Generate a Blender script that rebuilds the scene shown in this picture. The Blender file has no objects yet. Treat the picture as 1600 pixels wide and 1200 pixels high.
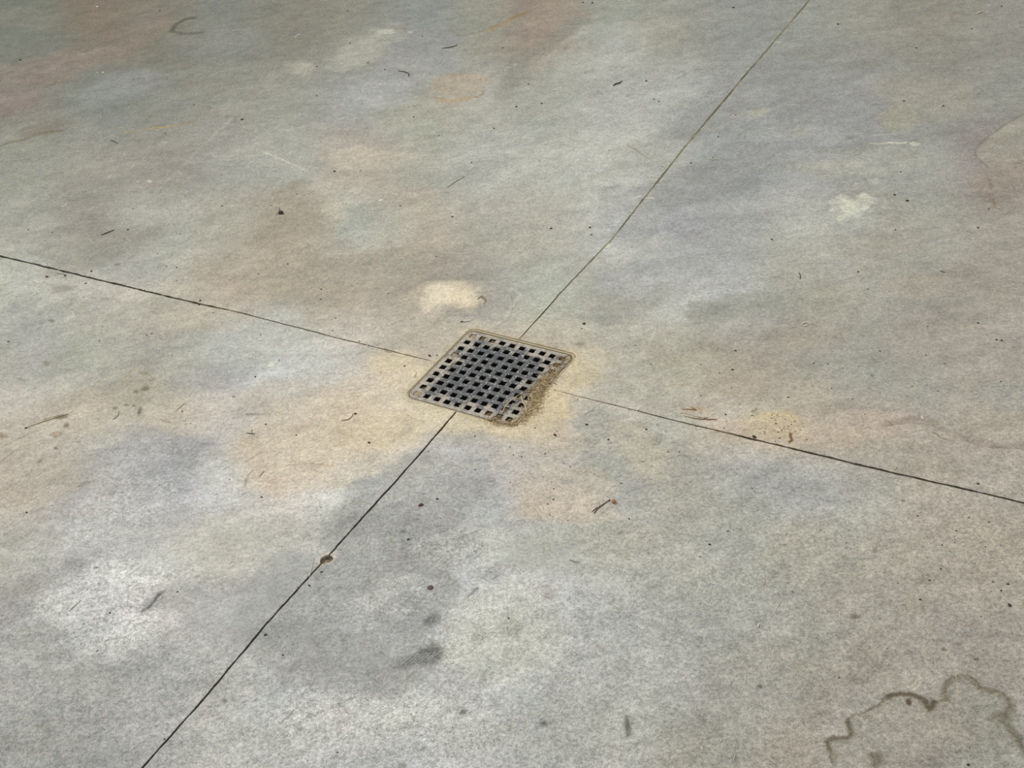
import bpy, bmesh, math, random
import numpy as np
from mathutils import Vector, Matrix
from mathutils.geometry import delaunay_2d_cdt

# ------------------------------------------------------------------ camera
SC = bpy.context.scene
COL = SC.collection
CAM_H = 1.70
FPX = 2200.0
TILT, ROLL = 0.63402413, -0.12709139
_f = Vector((0, math.cos(TILT), -math.sin(TILT)))
_r = Vector((1, 0, 0)); _u = _r.cross(_f)
_c, _s = math.cos(ROLL), math.sin(ROLL)
RV, UV_ = _c * _r + _s * _u, -_s * _r + _c * _u
FV = _f
cam_d = bpy.data.cameras.new('camera')
cam_d.sensor_width = 36.0; cam_d.sensor_fit = 'HORIZONTAL'
cam_d.lens = FPX / 1600 * 36.0
cam_d.clip_start = 0.01; cam_d.clip_end = 200
cam = bpy.data.objects.new('camera', cam_d); COL.objects.link(cam)
cam.matrix_world = Matrix.Translation((0, 0, CAM_H)) @ Matrix((RV, UV_, -FV)).transposed().to_4x4()
SC.camera = cam

# ------------------------------------------------------------------ sky, sun, exposure
SC.view_settings.view_transform = 'Standard'
SC.view_settings.look = 'None'
SC.view_settings.gamma = 1.0
SC.view_settings.exposure = 0.12
SC.view_settings.use_curve_mapping = False
W = bpy.data.worlds.new('overcast_sky'); SC.world = W; W.use_nodes = True
wn = W.node_tree.nodes; wl = W.node_tree.links; wn.clear()
wo = wn.new('ShaderNodeOutputWorld'); wb = wn.new('ShaderNodeBackground')
wg = wn.new('ShaderNodeTexCoord'); wsx = wn.new('ShaderNodeSeparateXYZ'); wr = wn.new('ShaderNodeValToRGB')
wl.new(wg.outputs['Generated'], wsx.inputs[0]); wl.new(wsx.outputs['Z'], wr.inputs[0])
wr.color_ramp.elements[0].position = 0.0; wr.color_ramp.elements[0].color = (0.80, 0.84, 0.88, 1)
wr.color_ramp.elements[1].position = 0.9; wr.color_ramp.elements[1].color = (1.0, 1.0, 1.0, 1)
wl.new(wr.outputs[0], wb.inputs[0]); wl.new(wb.outputs[0], wo.inputs[0])
SKY = 0.53
wb.inputs[1].default_value = SKY
sun_d = bpy.data.lights.new('hazy_sun', 'SUN'); sun_d.energy = 1.55; sun_d.angle = math.radians(14)
sun_d.color = (1.0, 0.965, 0.90)
sun = bpy.data.objects.new('hazy_sun', sun_d); COL.objects.link(sun)
sun.rotation_euler = Vector((-0.62, 0.55, 1.0)).to_track_quat('Z', 'Y').to_euler()

# ------------------------------------------------------------------ survey helpers (photo pixel -> point of the floor)
R3 = np.array([list(RV), list(UV_), list(FV)])
def at(px, py, z=0.0):
    d = FV + (px - 800) / FPX * RV + (600 - py) / FPX * UV_
    t = (CAM_H - z) / -d.z
    return Vector((d.x * t, d.y * t, z))
def ppm(px, py):                       # pixels per metre there
    a = at(px, py); return FPX / (a - Vector((0, 0, CAM_H))).length
def jac(px, py):                       # d pixel / d world at the point
    a = at(px, py); b = at(px + 1, py); c = at(px, py + 1)
    M = np.array([[b.x - a.x, c.x - a.x], [b.y - a.y, c.y - a.y]])
    return np.array([a.x, a.y]), np.linalg.inv(M)
def s2l(c):
    c = np.asarray(c, float) / 255.0
    return np.where(c <= 0.04045, c / 12.92, ((c + 0.055) / 1.055) ** 2.4)

rng = np.random.default_rng(7)
random.seed(7)
_perm = rng.permutation(4096)
_gr = rng.uniform(-1, 1, 4096)
def vnoise(x, y, seed=0):
    xi = np.floor(x).astype(int); yi = np.floor(y).astype(int)
    fx = x - xi; fy = y - yi
    fx = fx * fx * (3 - 2 * fx); fy = fy * fy * (3 - 2 * fy)
    def g(i, j): return _gr[_perm[(_perm[(i + seed * 31) & 4095] + j) & 4095]]
    return (g(xi, yi) * (1 - fx) + g(xi + 1, yi) * fx) * (1 - fy) + (g(xi, yi + 1) * (1 - fx) + g(xi + 1, yi + 1) * fx) * fy
def fbm(x, y, sc, seed=0, oct=4, gain=0.5):
    v = 0; a = 1; t = 0
    for o in range(oct):
        v = v + a * vnoise(x * sc + 13.7 * seed, y * sc - 7.3 * seed, seed + o); t += a; a *= gain; sc *= 2.03
    return v / t * 1.6

# ------------------------------------------------------------------ tagging
def tag(o, label, cat, group=None):
    o['label'] = label; o['category'] = cat
    if group: o['group'] = group
    return o
def link(name, me, mat=None, parent=None):
    o = bpy.data.objects.new(name, me); COL.objects.link(o)
    if mat is not None: me.materials.append(mat)
    if parent is not None: o.parent = parent
    return o

# ------------------------------------------------------------------ materials
def new_mat(name):
    m = bpy.data.materials.new(name); m.use_nodes = True
    n = m.node_tree.nodes; l = m.node_tree.links; n.clear()
    out = n.new('ShaderNodeOutputMaterial'); b = n.new('ShaderNodeBsdfPrincipled')
    l.new(b.outputs[0], out.inputs[0])
    return m, n, l, b
def noise(n, l, vec, scale, detail=4, rough=0.55, dist=0.0):
    t = n.new('ShaderNodeTexNoise'); t.inputs['Scale'].default_value = scale
    t.inputs['Detail'].default_value = detail; t.inputs['Roughness'].default_value = rough
    t.inputs['Distortion'].default_value = dist
    l.new(vec, t.inputs['Vector']); return t
def maprange(n, l, val, a, b, c, d, smooth=False):
    t = n.new('ShaderNodeMapRange')
    if smooth: t.interpolation_type = 'SMOOTHSTEP'
    t.inputs['From Min'].default_value = a; t.inputs['From Max'].default_value = b
    t.inputs['To Min'].default_value = c; t.inputs['To Max'].default_value = d
    l.new(val, t.inputs['Value']); return t.outputs[0]
def math_(n, l, op, a, b=None):
    t = n.new('ShaderNodeMath'); t.operation = op
    for k, v in enumerate((a, b)):
        if v is None: continue
        if isinstance(v, (int, float)): t.inputs[k].default_value = v
        else: l.new(v, t.inputs[k])
    return t.outputs[0]
def mixc(n, l, fac, a, b, mode='MIX'):
    t = n.new('ShaderNodeMix'); t.data_type = 'RGBA'; t.blend_type = mode
    for k, v in ((0, fac), (6, a), (7, b)):
        if isinstance(v, (int, float)): t.inputs[k].default_value = v
        elif isinstance(v, tuple): t.inputs[k].default_value = (*v, 1)
        else: l.new(v, t.inputs[k])
    return t.outputs[2]

def concrete_material():
    m, n, l, b = new_mat('stained_concrete')
    geo = n.new('ShaderNodeTexCoord').outputs['Object']
    at_ = n.new('ShaderNodeAttribute'); at_.attribute_name = 'stain'
    gr = n.new('ShaderNodeAttribute'); gr.attribute_name = 'grain'
    col = at_.outputs['Color']; grain = gr.outputs['Fac']
    # trowel swirl / mineral mottling
    n1 = noise(n, l, geo, 34, 7, 0.68, 0.6).outputs['Fac']
    n2 = noise(n, l, geo, 150, 6, 0.72, 0.3).outputs['Fac']
    n3 = noise(n, l, geo, 420, 3, 0.6, 0.0).outputs['Fac']
    f1 = maprange(n, l, n1, 0.25, 0.75, -0.26, 0.26)
    f2 = maprange(n, l, n2, 0.36, 0.64, -0.26, 0.26, True)
    f3 = maprange(n, l, n3, 0.34, 0.66, -0.22, 0.22, True)
    # flattened paste blotches, crisp at their edge
    n4 = noise(n, l, geo, 80, 4, 0.62, 0.9).outputs['Fac']
    f4 = maprange(n, l, n4, 0.44, 0.60, -0.09, 0.13, True)
    # drawn-out trowel wrinkles
    mw = n.new('ShaderNodeMapping'); mw.inputs['Rotation'].default_value = (0, 0, -0.22); mw.inputs['Scale'].default_value = (1, 2.6, 1)
    l.new(geo, mw.inputs[0])
    n5 = noise(n, l, mw.outputs[0], 26, 5, 0.62, 1.6).outputs['Fac']
    r5 = math_(n, l, 'ABSOLUTE', math_(n, l, 'SUBTRACT', n5, 0.5))
    f5 = maprange(n, l, r5, 0.0, 0.03, -0.12, 0.02, True)
    # fine pale veins that ride on the grainier areas
    nv = noise(n, l, geo, 85, 3, 0.6, 1.2).outputs['Fac']
    rv = math_(n, l, 'ABSOLUTE', math_(n, l, 'SUBTRACT', nv, 0.5))
    vein = maprange(n, l, rv, 0.0, 0.05, 0.34, -0.09, True)
    vein = math_(n, l, 'MULTIPLY', vein, grain)
    s = math_(n, l, 'ADD', f1, f2); s = math_(n, l, 'ADD', s, f4); s = math_(n, l, 'ADD', s, f5); s = math_(n, l, 'ADD', s, f3); s = math_(n, l, 'ADD', s, vein)
    s = math_(n, l, 'MULTIPLY', s, math_(n, l, 'ADD', math_(n, l, 'MULTIPLY', grain, 0.72), 0.24))
    s = math_(n, l, 'ADD', s, 1.0)
    col = mixc(n, l, 1.0, col, s, 'MULTIPLY')
    # faint mineral hue drift
    nh = noise(n, l, geo, 5.5, 5, 0.6, 0.8)
    hue = mixc(n, l, maprange(n, l, nh.outputs['Fac'], 0.3, 0.7, 0, 1), (0.985, 1.006, 1.0), (1.018, 1.0, 0.975))
    col = mixc(n, l, 1.0, col, hue, 'MULTIPLY')
    # short hairline scratches
    mp = n.new('ShaderNodeMapping'); mp.inputs['Scale'].default_value = (1, 7, 1); mp.inputs['Rotation'].default_value = (0, 0, 0.5)
    l.new(geo, mp.inputs[0])
    ns = noise(n, l, mp.outputs[0], 70, 2, 0.5, 0.8).outputs['Fac']
    sc = maprange(n, l, ns, 0.70, 0.76, 0.0, 0.35, True)
    col = mixc(n, l, sc, col, (0.56, 0.54, 0.47))
    # tiny pores and grit
    v = n.new('ShaderNodeTexVoronoi'); v.inputs['Scale'].default_value = 42; l.new(geo, v.inputs['Vector'])
    vs = n.new('ShaderNodeSeparateColor'); l.new(v.outputs['Color'], vs.inputs[0])
    lim = maprange(n, l, vs.outputs[0], 0.80, 1.0, 0.0, 0.085)
    dot = math_(n, l, 'LESS_THAN', v.outputs['Distance'], lim)
    dot = math_(n, l, 'MULTIPLY', dot, 0.55)
    col = mixc(n, l, dot, col, (0.10, 0.09, 0.07))
    v2 = n.new('ShaderNodeTexVoronoi'); v2.inputs['Scale'].default_value = 60; l.new(geo, v2.inputs['Vector'])
    vs2 = n.new('ShaderNodeSeparateColor'); l.new(v2.outputs['Color'], vs2.inputs[0])
    lim2 = maprange(n, l, vs2.outputs[0], 0.86, 1.0, 0.0, 0.10)
    dot2 = math_(n, l, 'MULTIPLY', math_(n, l, 'LESS_THAN', v2.outputs['Distance'], lim2), 0.5)
    col = mixc(n, l, dot2, col, (0.72, 0.70, 0.62))
    l.new(col, b.inputs['Base Color'])
    b.inputs['Roughness'].default_value = 0.72
    b.inputs['Specular IOR Level'].default_value = 0.25
    bp = n.new('ShaderNodeBump'); bp.inputs['Strength'].default_value = 0.22; bp.inputs['Distance'].default_value = 0.0012
    hs = math_(n, l, 'ADD', n2, math_(n, l, 'MULTIPLY', n1, 1.5)); hs = math_(n, l, 'ADD', hs, math_(n, l, 'MULTIPLY', f5, 6.0))
    l.new(hs, bp.inputs['Height']); l.new(bp.outputs[0], b.inputs['Normal'])
    return m

def simple_mat(name, a, b_, scale=200, rough=0.8, spec=0.3, bump=0.3):
    m, n, l, b = new_mat(name)
    geo = n.new('ShaderNodeTexCoord').outputs['Object']
    nn = noise(n, l, geo, scale, 4, 0.6).outputs['Fac']
    c = mixc(n, l, maprange(n, l, nn, 0.3, 0.7, 0, 1), tuple(s2l(a)), tuple(s2l(b_)))
    l.new(c, b.inputs['Base Color']); b.inputs['Roughness'].default_value = rough
    b.inputs['Specular IOR Level'].default_value = spec
    bp = n.new('ShaderNodeBump'); bp.inputs['Strength'].default_value = bump; bp.inputs['Distance'].default_value = 0.0006
    l.new(nn, bp.inputs['Height']); l.new(bp.outputs[0], b.inputs['Normal'])
    return m
def attr_mat(name, attr='tint', rough=0.75):
    m, n, l, b = new_mat(name)
    a = n.new('ShaderNodeAttribute'); a.attribute_name = attr
    geo = n.new('ShaderNodeTexCoord').outputs['Object']
    nn = noise(n, l, geo, 900, 2, 0.5).outputs['Fac']
    c = mixc(n, l, 1.0, a.outputs['Color'], maprange(n, l, nn, 0.3, 0.7, 0.8, 1.2), 'MULTIPLY')
    l.new(c, b.inputs['Base Color']); b.inputs['Roughness'].default_value = rough
    b.inputs['Specular IOR Level'].default_value = 0.3
    return m

# ------------------------------------------------------------------ joints, grate, chip in plan
GC = (-0.04182257768, 2.350906049)           # centre of the grate
PITCH = 0.024413
GROT = math.atan2(-0.0138363227, 0.0201134296)
gu = np.array([math.cos(GROT), math.sin(GROT)]); gv = np.array([-math.sin(GROT), math.cos(GROT)])
REC = (-5.36, 5.50, -5.40, 5.52)             # recess in pitches: u0,u1,v0,v1
REC_R = 0.72
def to_g(x, y):
    dx, dy = x - GC[0], y - GC[1]
    return (dx * gu[0] + dy * gu[1]) / PITCH, (dx * gv[0] + dy * gv[1]) / PITCH
def from_g(u, v, z=0.0):
    u *= PITCH; v *= PITCH
    return Vector((GC[0] + u * gu[0] + v * gv[0], GC[1] + u * gu[1] + v * gv[1], z))
def rrect_sd(u, v, box, r):                  # signed distance to a rounded rectangle
    cu, cv = (box[0] + box[1]) / 2, (box[2] + box[3]) / 2
    hu, hv = (box[1] - box[0]) / 2, (box[3] - box[2]) / 2
    qx = np.abs(u - cu) - hu + r; qy = np.abs(v - cv) - hv + r
    return np.hypot(np.maximum(qx, 0), np.maximum(qy, 0)) + np.minimum(np.maximum(qx, qy), 0) - r
def rrect_pts(box, rads, n=8, step=0.25):
    u0, u1, v0, v1 = box; pts = []
    cs = [(u1, v1, 0), (u0, v1, 90), (u0, v0, 180), (u1, v0, 270)]
    sg = [(-1, -1), (1, -1), (1, 1), (-1, 1)]
    for k, (cu, cv, a0) in enumerate(cs):
        r = rads[k]
        for i in range(n + 1):
            a = math.radians(a0 + 90 * i / n)
            pts.append((cu + sg[k][0] * r + r * math.cos(a), cv + sg[k][1] * r + r * math.sin(a)))
    out = []
    for i, p in enumerate(pts):
        q = pts[(i + 1) % len(pts)]; out.append(p)
        d = math.hypot(q[0] - p[0], q[1] - p[1]); k = int(d / step)
        for j in range(1, k): out.append((p[0] + (q[0] - p[0]) * j / k, p[1] + (q[1] - p[1]) * j / k))
    return out

def extend(a, b, d):
    v = (b - a).normalized(); return b + v * d
def arm(pixels, far):
    P = [at(*p) for p in pixels]
    P.append(extend(P[-2], P[-1], far))
    return [np.array((p.x, p.y)) for p in P]
ARMS = {   # from the grate outwards: (pixels, [(arc px fraction, half width mm, depth mm, colour)])
 'lower': arm([(722, 632), (710, 646), (620, 750), (519, 862), (415, 976), (311, 1100), (222, 1200)], 2.0),
 'upper': arm([(806, 536), (815, 526), (885, 448), (955, 375), (1066, 235), (1166, 116), (1265, 0)], 3.0),
 'left':  arm([(690, 567.5), (670, 563), (533, 529.5), (380, 490), (266, 464), (133, 432), (0, 400)], 3.0),
 'right': arm([(868, 610), (905, 620), (1000, 643), (1066, 660), (1200, 691.5), (1333, 724), (1600, 786)], 3.0),
}
DIRT_D, DIRT_M, DIRT_T, DIRT_O = (62, 51, 38), (88, 76, 58), (150, 134, 104), (104, 98, 76)
PROF = {   # arc length (m) -> half width (mm), depth (mm), dirt colour
 'lower': [(0, 1.5, 2.0, DIRT_M), (0.06, 2.0, 4.0, DIRT_D), (0.3, 2.1, 5, DIRT_D), (1.0, 1.9, 5, DIRT_D), (3, 1.9, 5, DIRT_D)],
 'upper': [(0, 1.3, 1.2, DIRT_T), (0.05, 1.7, 1.6, DIRT_M), (0.35, 2.0, 1.2, DIRT_O), (0.75, 2.6, 1.2, DIRT_O), (1.3, 3.0, 1.3, DIRT_O), (5, 3.0, 1.3, DIRT_O)],
 'left':  [(0, 1.3, 0.8, DIRT_T), (0.06, 1.4, 1.2, DIRT_M), (0.30, 1.7, 1.6, DIRT_M), (0.55, 1.9, 2.2, DIRT_M), (0.68, 2.9, 4.5, DIRT_D), (3, 3.2, 5, DIRT_D)],
 'right': [(0, 0.9, 0.5, DIRT_T), (0.09, 1.2, 0.9, DIRT_M), (0.28, 1.6, 2.4, DIRT_M), (0.42, 2.4, 4.5, DIRT_D), (3, 2.6, 5, DIRT_D)],
}
def resample(P, step=0.006):
    out = [P[0]]; s = [0.0]; acc = 0
    for a, b in zip(P[:-1], P[1:]):
        d = np.linalg.norm(b - a); st = step if acc < 4.0 else 0.03
        k = max(1, int(d / st))
        for j in range(1, k + 1): out.append(a + (b - a) * j / k); s.append(acc + d * j / k)
        acc += d
    return np.array(out), np.array(s)
def prof(name, s):
    T = PROF[name]; S = [t[0] for t in T]
    hw = np.interp(s, S, [t[1] for t in T]) / 1000; dp = np.interp(s, S, [t[2] for t in T]) / 1000
    c = np.stack([np.interp(s, S, [t[3][k] for t in T]) for k in range(3)], -1)
    return hw, dp, c
ARM_D = {}
for name, P in ARMS.items():
    C, S = resample(P)
    t = np.gradient(C, axis=0); t /= np.linalg.norm(t, axis=1)[:, None]; nrm = np.stack([-t[:, 1], t[:, 0]], 1)
    hw, dp, cc = prof(name, S)
    sd = {'lower': 1, 'upper': 2, 'left': 3, 'right': 4}[name]
    wa = hw * (1 + 0.42 * fbm(S, S * 0, 60, sd, 3)) + 0.0009 * np.maximum(0, fbm(S, S * 0, 25, sd + 9, 2) - 0.55)
    wb_ = hw * (1 + 0.42 * fbm(S, S * 0, 60, sd + 4, 3)) + 0.0009 * np.maximum(0, fbm(S, S * 0, 25, sd + 14, 2) - 0.55)
    off = 0.0007 * fbm(S, S * 0, 14, sd + 20, 3)
    ARM_D[name] = dict(C=C, S=S, n=nrm, wa=wa, wb=wb_, off=off, L=C + nrm * (off + wa)[:, None], R=C + nrm * (off - wb_)[:, None])
def arm_sd(name, x, y):                      # lateral position inside an arm: >0 outside
    D = ARM_D[name]; A = D['C']
    k = 0 ; out = np.full(x.shape, 9.0); ss = np.zeros(x.shape)
    a0, a1 = A[0], A[-1]; d = (a1 - a0); L = np.linalg.norm(d); d = d / L
    par = (x - a0[0]) * d[0] + (y - a0[1]) * d[1]
    per = np.abs(-(x - a0[0]) * d[1] + (y - a0[1]) * d[0])
    m = (per < 0.05) & (par > -0.01) & (par < L + 0.01)
    idx = np.nonzero(m)[0]
    if len(idx):
        px = x[idx]; py = y[idx]
        aS = (A - a0) @ d
        j = np.clip(np.searchsorted(aS, par[idx]) - 1, 0, len(A) - 2)
        f = np.clip((par[idx] - aS[j]) / (aS[j + 1] - aS[j]), 0, 1)
        Lp = D['L'][j] * (1 - f)[:, None] + D['L'][j + 1] * f[:, None]
        Rp = D['R'][j] * (1 - f)[:, None] + D['R'][j + 1] * f[:, None]
        nn = np.array([-d[1], d[0]])
        p = px * nn[0] + py * nn[1]; lo = Rp @ nn; hi = Lp @ nn
        out[idx] = np.maximum(p - hi, lo - p); ss[idx] = par[idx]
    return out, ss

CHIP_PX = [(499.5, 877), (501, 872.5), (505, 869), (510, 867.3), (515, 867.2), (518.5, 868.5), (520.5, 871), (520, 875), (517, 878), (512, 879.5), (507, 880.8), (503, 881), (500, 880)]
CHIP = np.array([(p.x, p.y) for p in (at(*q) for q in CHIP_PX)])
def in_poly(x, y, P):
    c = np.zeros(x.shape, bool); n = len(P)
    for i in range(n):
        x1, y1 = P[i]; x2, y2 = P[(i + 1) % n]
        m = ((y1 > y) != (y2 > y)); c ^= m & (x < (x2 - x1) * (y - y1) / (y2 - y1 + 1e-15) + x1)
    return c
def seg_dist(x, y, P):
    d = np.full(x.shape, 1e9)
    for a, b in zip(P[:-1], P[1:]):
        ab = b - a; t = np.clip(((x - a[0]) * ab[0] + (y - a[1]) * ab[1]) / (ab @ ab + 1e-12), 0, 1)
        d = np.minimum(d, np.hypot(x - a[0] - t * ab[0], y - a[1] - t * ab[1]))
    return d

# ------------------------------------------------------------------ the floor's colours: broad tones and stains of the slab
TABLE = """
121,125,112 132,121,108 129,127,114 129,131,123 132,129,116 144,143,131 143,147,141 147,145,132 148,135,124 155,158,146 152,151,143 149,151,146 152,153,145 150,149,138 147,146,134 146,145,136
133,128,118 131,135,128 141,143,134 144,142,132 153,154,145 158,159,157 163,163,149 173,169,158 164,164,155 177,177,172 178,180,175 159,159,155 148,147,144 149,151,149 145,143,136 148,148,142
151,151,140 159,157,146 154,150,141 153,153,147 168,171,163 167,156,144 167,169,156 178,178,170 179,180,171 182,182,174 173,173,166 154,158,155 167,168,165 155,157,153 155,155,150 148,140,137
163,163,153 150,145,137 170,171,161 163,160,147 169,159,143 176,178,168 178,167,154 168,166,153 174,172,160 175,176,170 160,160,162 167,166,161 177,176,168 162,158,144 166,165,153 159,154,145
184,185,173 183,179,169 184,182,167 180,170,155 170,162,146 178,169,153 172,165,154 161,157,148 173,177,166 167,165,154 181,182,176 177,179,177 155,153,140 175,169,158 150,148,140 161,156,147
164,163,154 169,171,159 161,154,144 190,194,190 195,199,193 197,193,180 187,179,160 181,173,156 184,175,155 181,177,164 166,162,147 162,154,142 160,155,146 158,155,146 166,158,149 162,157,150
195,187,176 188,186,176 192,184,170 202,195,186 205,195,183 215,202,177 193,184,163 188,179,158 187,177,157 195,187,176 179,180,169 190,181,163 182,175,159 182,170,158 166,162,151 168,162,149
182,171,158 166,165,163 162,162,169 198,199,198 207,200,189 201,200,190 186,183,179 174,175,170 181,177,174 163,161,156 164,161,151 168,168,163 173,174,172 171,170,161 173,166,152 170,164,154
182,181,175 186,184,182 188,188,184 180,175,164 179,175,166 173,173,166 173,172,172 177,179,173 177,179,174 174,172,158 178,177,167 172,173,161 172,169,156 172,171,159 168,161,152 171,163,150
164,161,159 179,179,181 180,176,170 181,181,183 171,173,172 175,176,176 179,180,181 192,192,192 193,194,193 179,177,172 167,168,162 159,160,154 168,167,158 166,159,151 159,153,144 162,156,143
175,173,169 164,163,158 164,164,159 178,177,172 177,179,178 166,167,168 177,179,178 174,174,172 177,178,174 184,186,183 174,174,171 174,168,161 157,154,143 151,146,135 160,155,146 157,148,138
162,164,160 155,155,153 173,172,168 182,182,176 170,171,168 184,186,184 184,185,184 181,181,177 171,173,168 177,175,169 160,158,147 159,156,145 162,155,143 164,159,154 149,144,138 158,156,150
"""
ROWS = [[tuple(map(float, c.split(','))) for c in r.split()] for r in TABLE.strip().split('\n')]
PTS = []
for j, r in enumerate(ROWS):
    for i, c in enumerate(r):
        w, J = jac(50 + 100 * i, 50 + 100 * j)
        PTS.append((w, J, s2l(c)))
def spread(x, y, pts, warp=1.0):
    wx = x + warp * 0.030 * fbm(x, y, 5, 41, 4, 0.6); wy = y + warp * 0.045 * fbm(x, y, 5, 42, 4, 0.6)
    acc = np.zeros((len(x), 3)); ws = np.full(len(x), 1e-30)
    for w, J, c in pts:
        dx = wx - w[0]; dy = wy - w[1]
        a = (J[0, 0] * dx + J[0, 1] * dy) / 55.0; b = (J[1, 0] * dx + J[1, 1] * dy) / 55.0
        k = np.exp(-np.minimum((a * a + b * b), 40.0)) + 1e-18 / (1 + a * a + b * b) ** 2
        acc += k[:, None] * c; ws += k
    return acc / ws[:, None]

BLOBS = []     # centre px, radii px, angle deg, colour sRGB, amount, softness, ragged, fine
def blob(px, py, rx, ry, ang, rgb, amt=1.0, soft=0.5, rag=0.25, fine=False, grain=None):
    BLOBS.append((px, py, rx, ry, ang, rgb, amt, soft, rag, fine, grain))
LINES = []     # px points, width px, colour, amount, softness, break-up, fine
def line(pts, w, rgb, amt=1.0, soft=0.6, brk=0.3, fine=True):
    LINES.append((pts, w * 1.2, rgb, min(.97, amt * 1.3), soft, brk * .45, fine))

# large veils of colour
blob(70, 110, 75, 22, -12, (142, 124, 110), .75, .5, .5)
blob(210, 62, 60, 18, -25, (140, 124, 110), .7, .4, .5)
blob(18, 160, 50, 20, -10, (140, 122, 112), .7, .5, .5)
blob(205, 132, 55, 20, -5, (134, 137, 136), .7, .5, .4)
blob(30, 30, 60, 18, 0, (136, 130, 112), .5, .5, .4)
blob(100, 65, 60, 14, -15, (122, 121, 110), .6, .5, .4)
blob(340, 62, 70, 26, 0, (134, 134, 130), .6, .5, .4)
blob(565, 78, 50, 20, -20, (168, 167, 154), .75, .6, .4)
blob(665, 60, 60, 22, 0, (146, 148, 148), .7, .5, .4)
blob(640, 125, 70, 26, -10, (155, 157, 157), .7, .5, .4)
blob(720, 133, 46, 17, -4, (171, 155, 134), .8, .25, .2)
blob(860, 30, 50, 24, -10, (160, 144, 130), .7, .5, .3)
line([(905, 34), (870, 60), (826, 90), (800, 125), (780, 150)], 22, (143, 141, 131), .6, .7, .2, False)
line([(912, 42), (882, 66), (850, 96)], 8, (168, 168, 158), .5, .6, .2, False)
blob(960, 85, 45, 26, -30, (172, 173, 168), .7, .6, .4)
blob(1020, 50, 45, 22, -10, (163, 161, 146), .6, .6, .4)
blob(900, 120, 40, 22, -30, (172, 172, 163), .5, .6, .4)
blob(1100, 185, 60, 25, -25, (146, 147, 146), .6, .5, .5)
blob(1290, 100, 90, 35, 0, (143, 144, 140), .5, .5, .4)
blob(1440, 150, 80, 26, 10, (158, 154, 139), .55, .5, .4)
blob(1395, 250, 90, 20, 0, (168, 166, 152), .35, .6, .5)
blob(1270, 262, 60, 12, 3, (170, 170, 156), .6, .6, .5)
blob(1215, 230, 70, 20, -8, (144, 146, 146), .5, .6, .5)
blob(1085, 290, 70, 26, -10, (145, 147, 149), .65, .5, .5)
blob(1160, 250, 60, 24, -10, (146, 148, 149), .55, .5, .5)
blob(1330, 335, 60, 26, 0, (160, 161, 158), .5, .6, .5)
blob(1562, 285, 40, 28, -20, (150, 136, 126), .7, .5, .4)
blob(1575, 225, 45, 28, -35, (154, 151, 139), .6, .3, .3)
blob(980, 290, 50, 24, -20, (180, 181, 178), .5, .6, .4)
blob(560, 245, 60, 18, 0, (184, 172, 156), .6, .6, .4)
blob(640, 310, 50, 18, 5, (176, 164, 148), .6, .6, .4)
blob(470, 330, 60, 34, -20, (160, 150, 133), .6, .5, .5)
blob(640, 335, 90, 26, 0, (170, 166, 152), .4, .6, .4)
blob(530, 305, 40, 22, 0, (182, 172, 156), .5, .6, .4)
blob(590, 345, 60, 36, 0, (164, 167, 155), .45, .6, .4)
blob(140, 400, 90, 22, -18, (146, 142, 132), .6, .5, .5)
blob(215, 425, 60, 20, 0, (158, 158, 156), .5, .5, .5)
blob(560, 430, 110, 36, -8, (158, 150, 134), .6, .5, .4)
blob(735, 440, 40, 15, 0, (150, 145, 131), .5, .6, .5)
blob(1040, 430, 90, 30, -8, (164, 166, 168), .55, .5, .4)
blob(1000, 385, 60, 20, -10, (178, 178, 170), .5, .6, .4)
blob(975, 345, 45, 18, -10, (166, 167, 168), .5, .6, .4)
blob(1190, 470, 90, 18, -14, (150, 149, 138), .6, .5, .5)
blob(985, 480, 70, 20, -20, (152, 152, 143), .5, .6, .5)
blob(1240, 425, 80, 25, 0, (165, 163, 156), .4, .5, .5)
blob(1420, 445, 60, 20, 0, (168, 157, 141), .5, .5, .5)
blob(1525, 470, 70, 36, 0, (153, 145, 136), .5, .5, .4)
blob(1340, 560, 90, 36, 0, (154, 153, 147), .55, .5, .4)
blob(1270, 530, 50, 18, 0, (160, 148, 134), .4, .6, .4)
blob(1450, 600, 70, 36, 0, (155, 156, 146), .5, .5, .4)
blob(1580, 620, 50, 30, 0, (150, 151, 147), .5, .5, .4)
blob(50, 520, 50, 60, 0, (164, 163, 162), .6, .6, .4)
blob(200, 590, 90, 50, -20, (160, 158, 147), .5, .6, .4)
blob(330, 545, 90, 40, -10, (160, 160, 150), .55, .6, .5)
blob(330, 595, 60, 20, 0, (158, 158, 158), .5, .6, .4)
blob(300, 490, 60, 20, 10, (182, 171, 152), .5, .6, .4)
blob(215, 595, 50, 26, -40, (160, 152, 136), .5, .6, .5)
blob(450, 545, 70, 30, 0, (182, 182, 172), .5, .6, .4)
blob(70, 665, 90, 30, -18, (184, 171, 155), .65, .6, .4)
blob(60, 740, 60, 40, 0, (174, 165, 151), .5, .6, .4)
blob(255, 710, 70, 36, -10, (157, 158, 163), .75, .5, .5)
blob(195, 770, 80, 40, -20, (182, 182, 182), .5, .6, .5)
blob(245, 755, 60, 30, -20, (170, 170, 172), .5, .5, .5)
blob(360, 740, 50, 40, 0, (186, 185, 174), .5, .6, .5)
blob(470, 700, 95, 52, -8, (192, 177, 153), .8, .35, .25)
blob(470, 620, 80, 36, 0, (186, 174, 153), .5, .6, .3)
blob(560, 660, 75, 45, 0, (196, 182, 152), .7, .6, .3)
blob(560, 690, 45, 30, 0, (200, 184, 148), .5, .6, .3)
blob(640, 580, 55, 28, 15, (198, 185, 152), .8, .6, .3)
blob(690, 650, 60, 22, 15, (196, 184, 152), .8, .6, .3)
blob(740, 520, 60, 14, 12, (184, 174, 152), .6, .6, .4)
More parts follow.
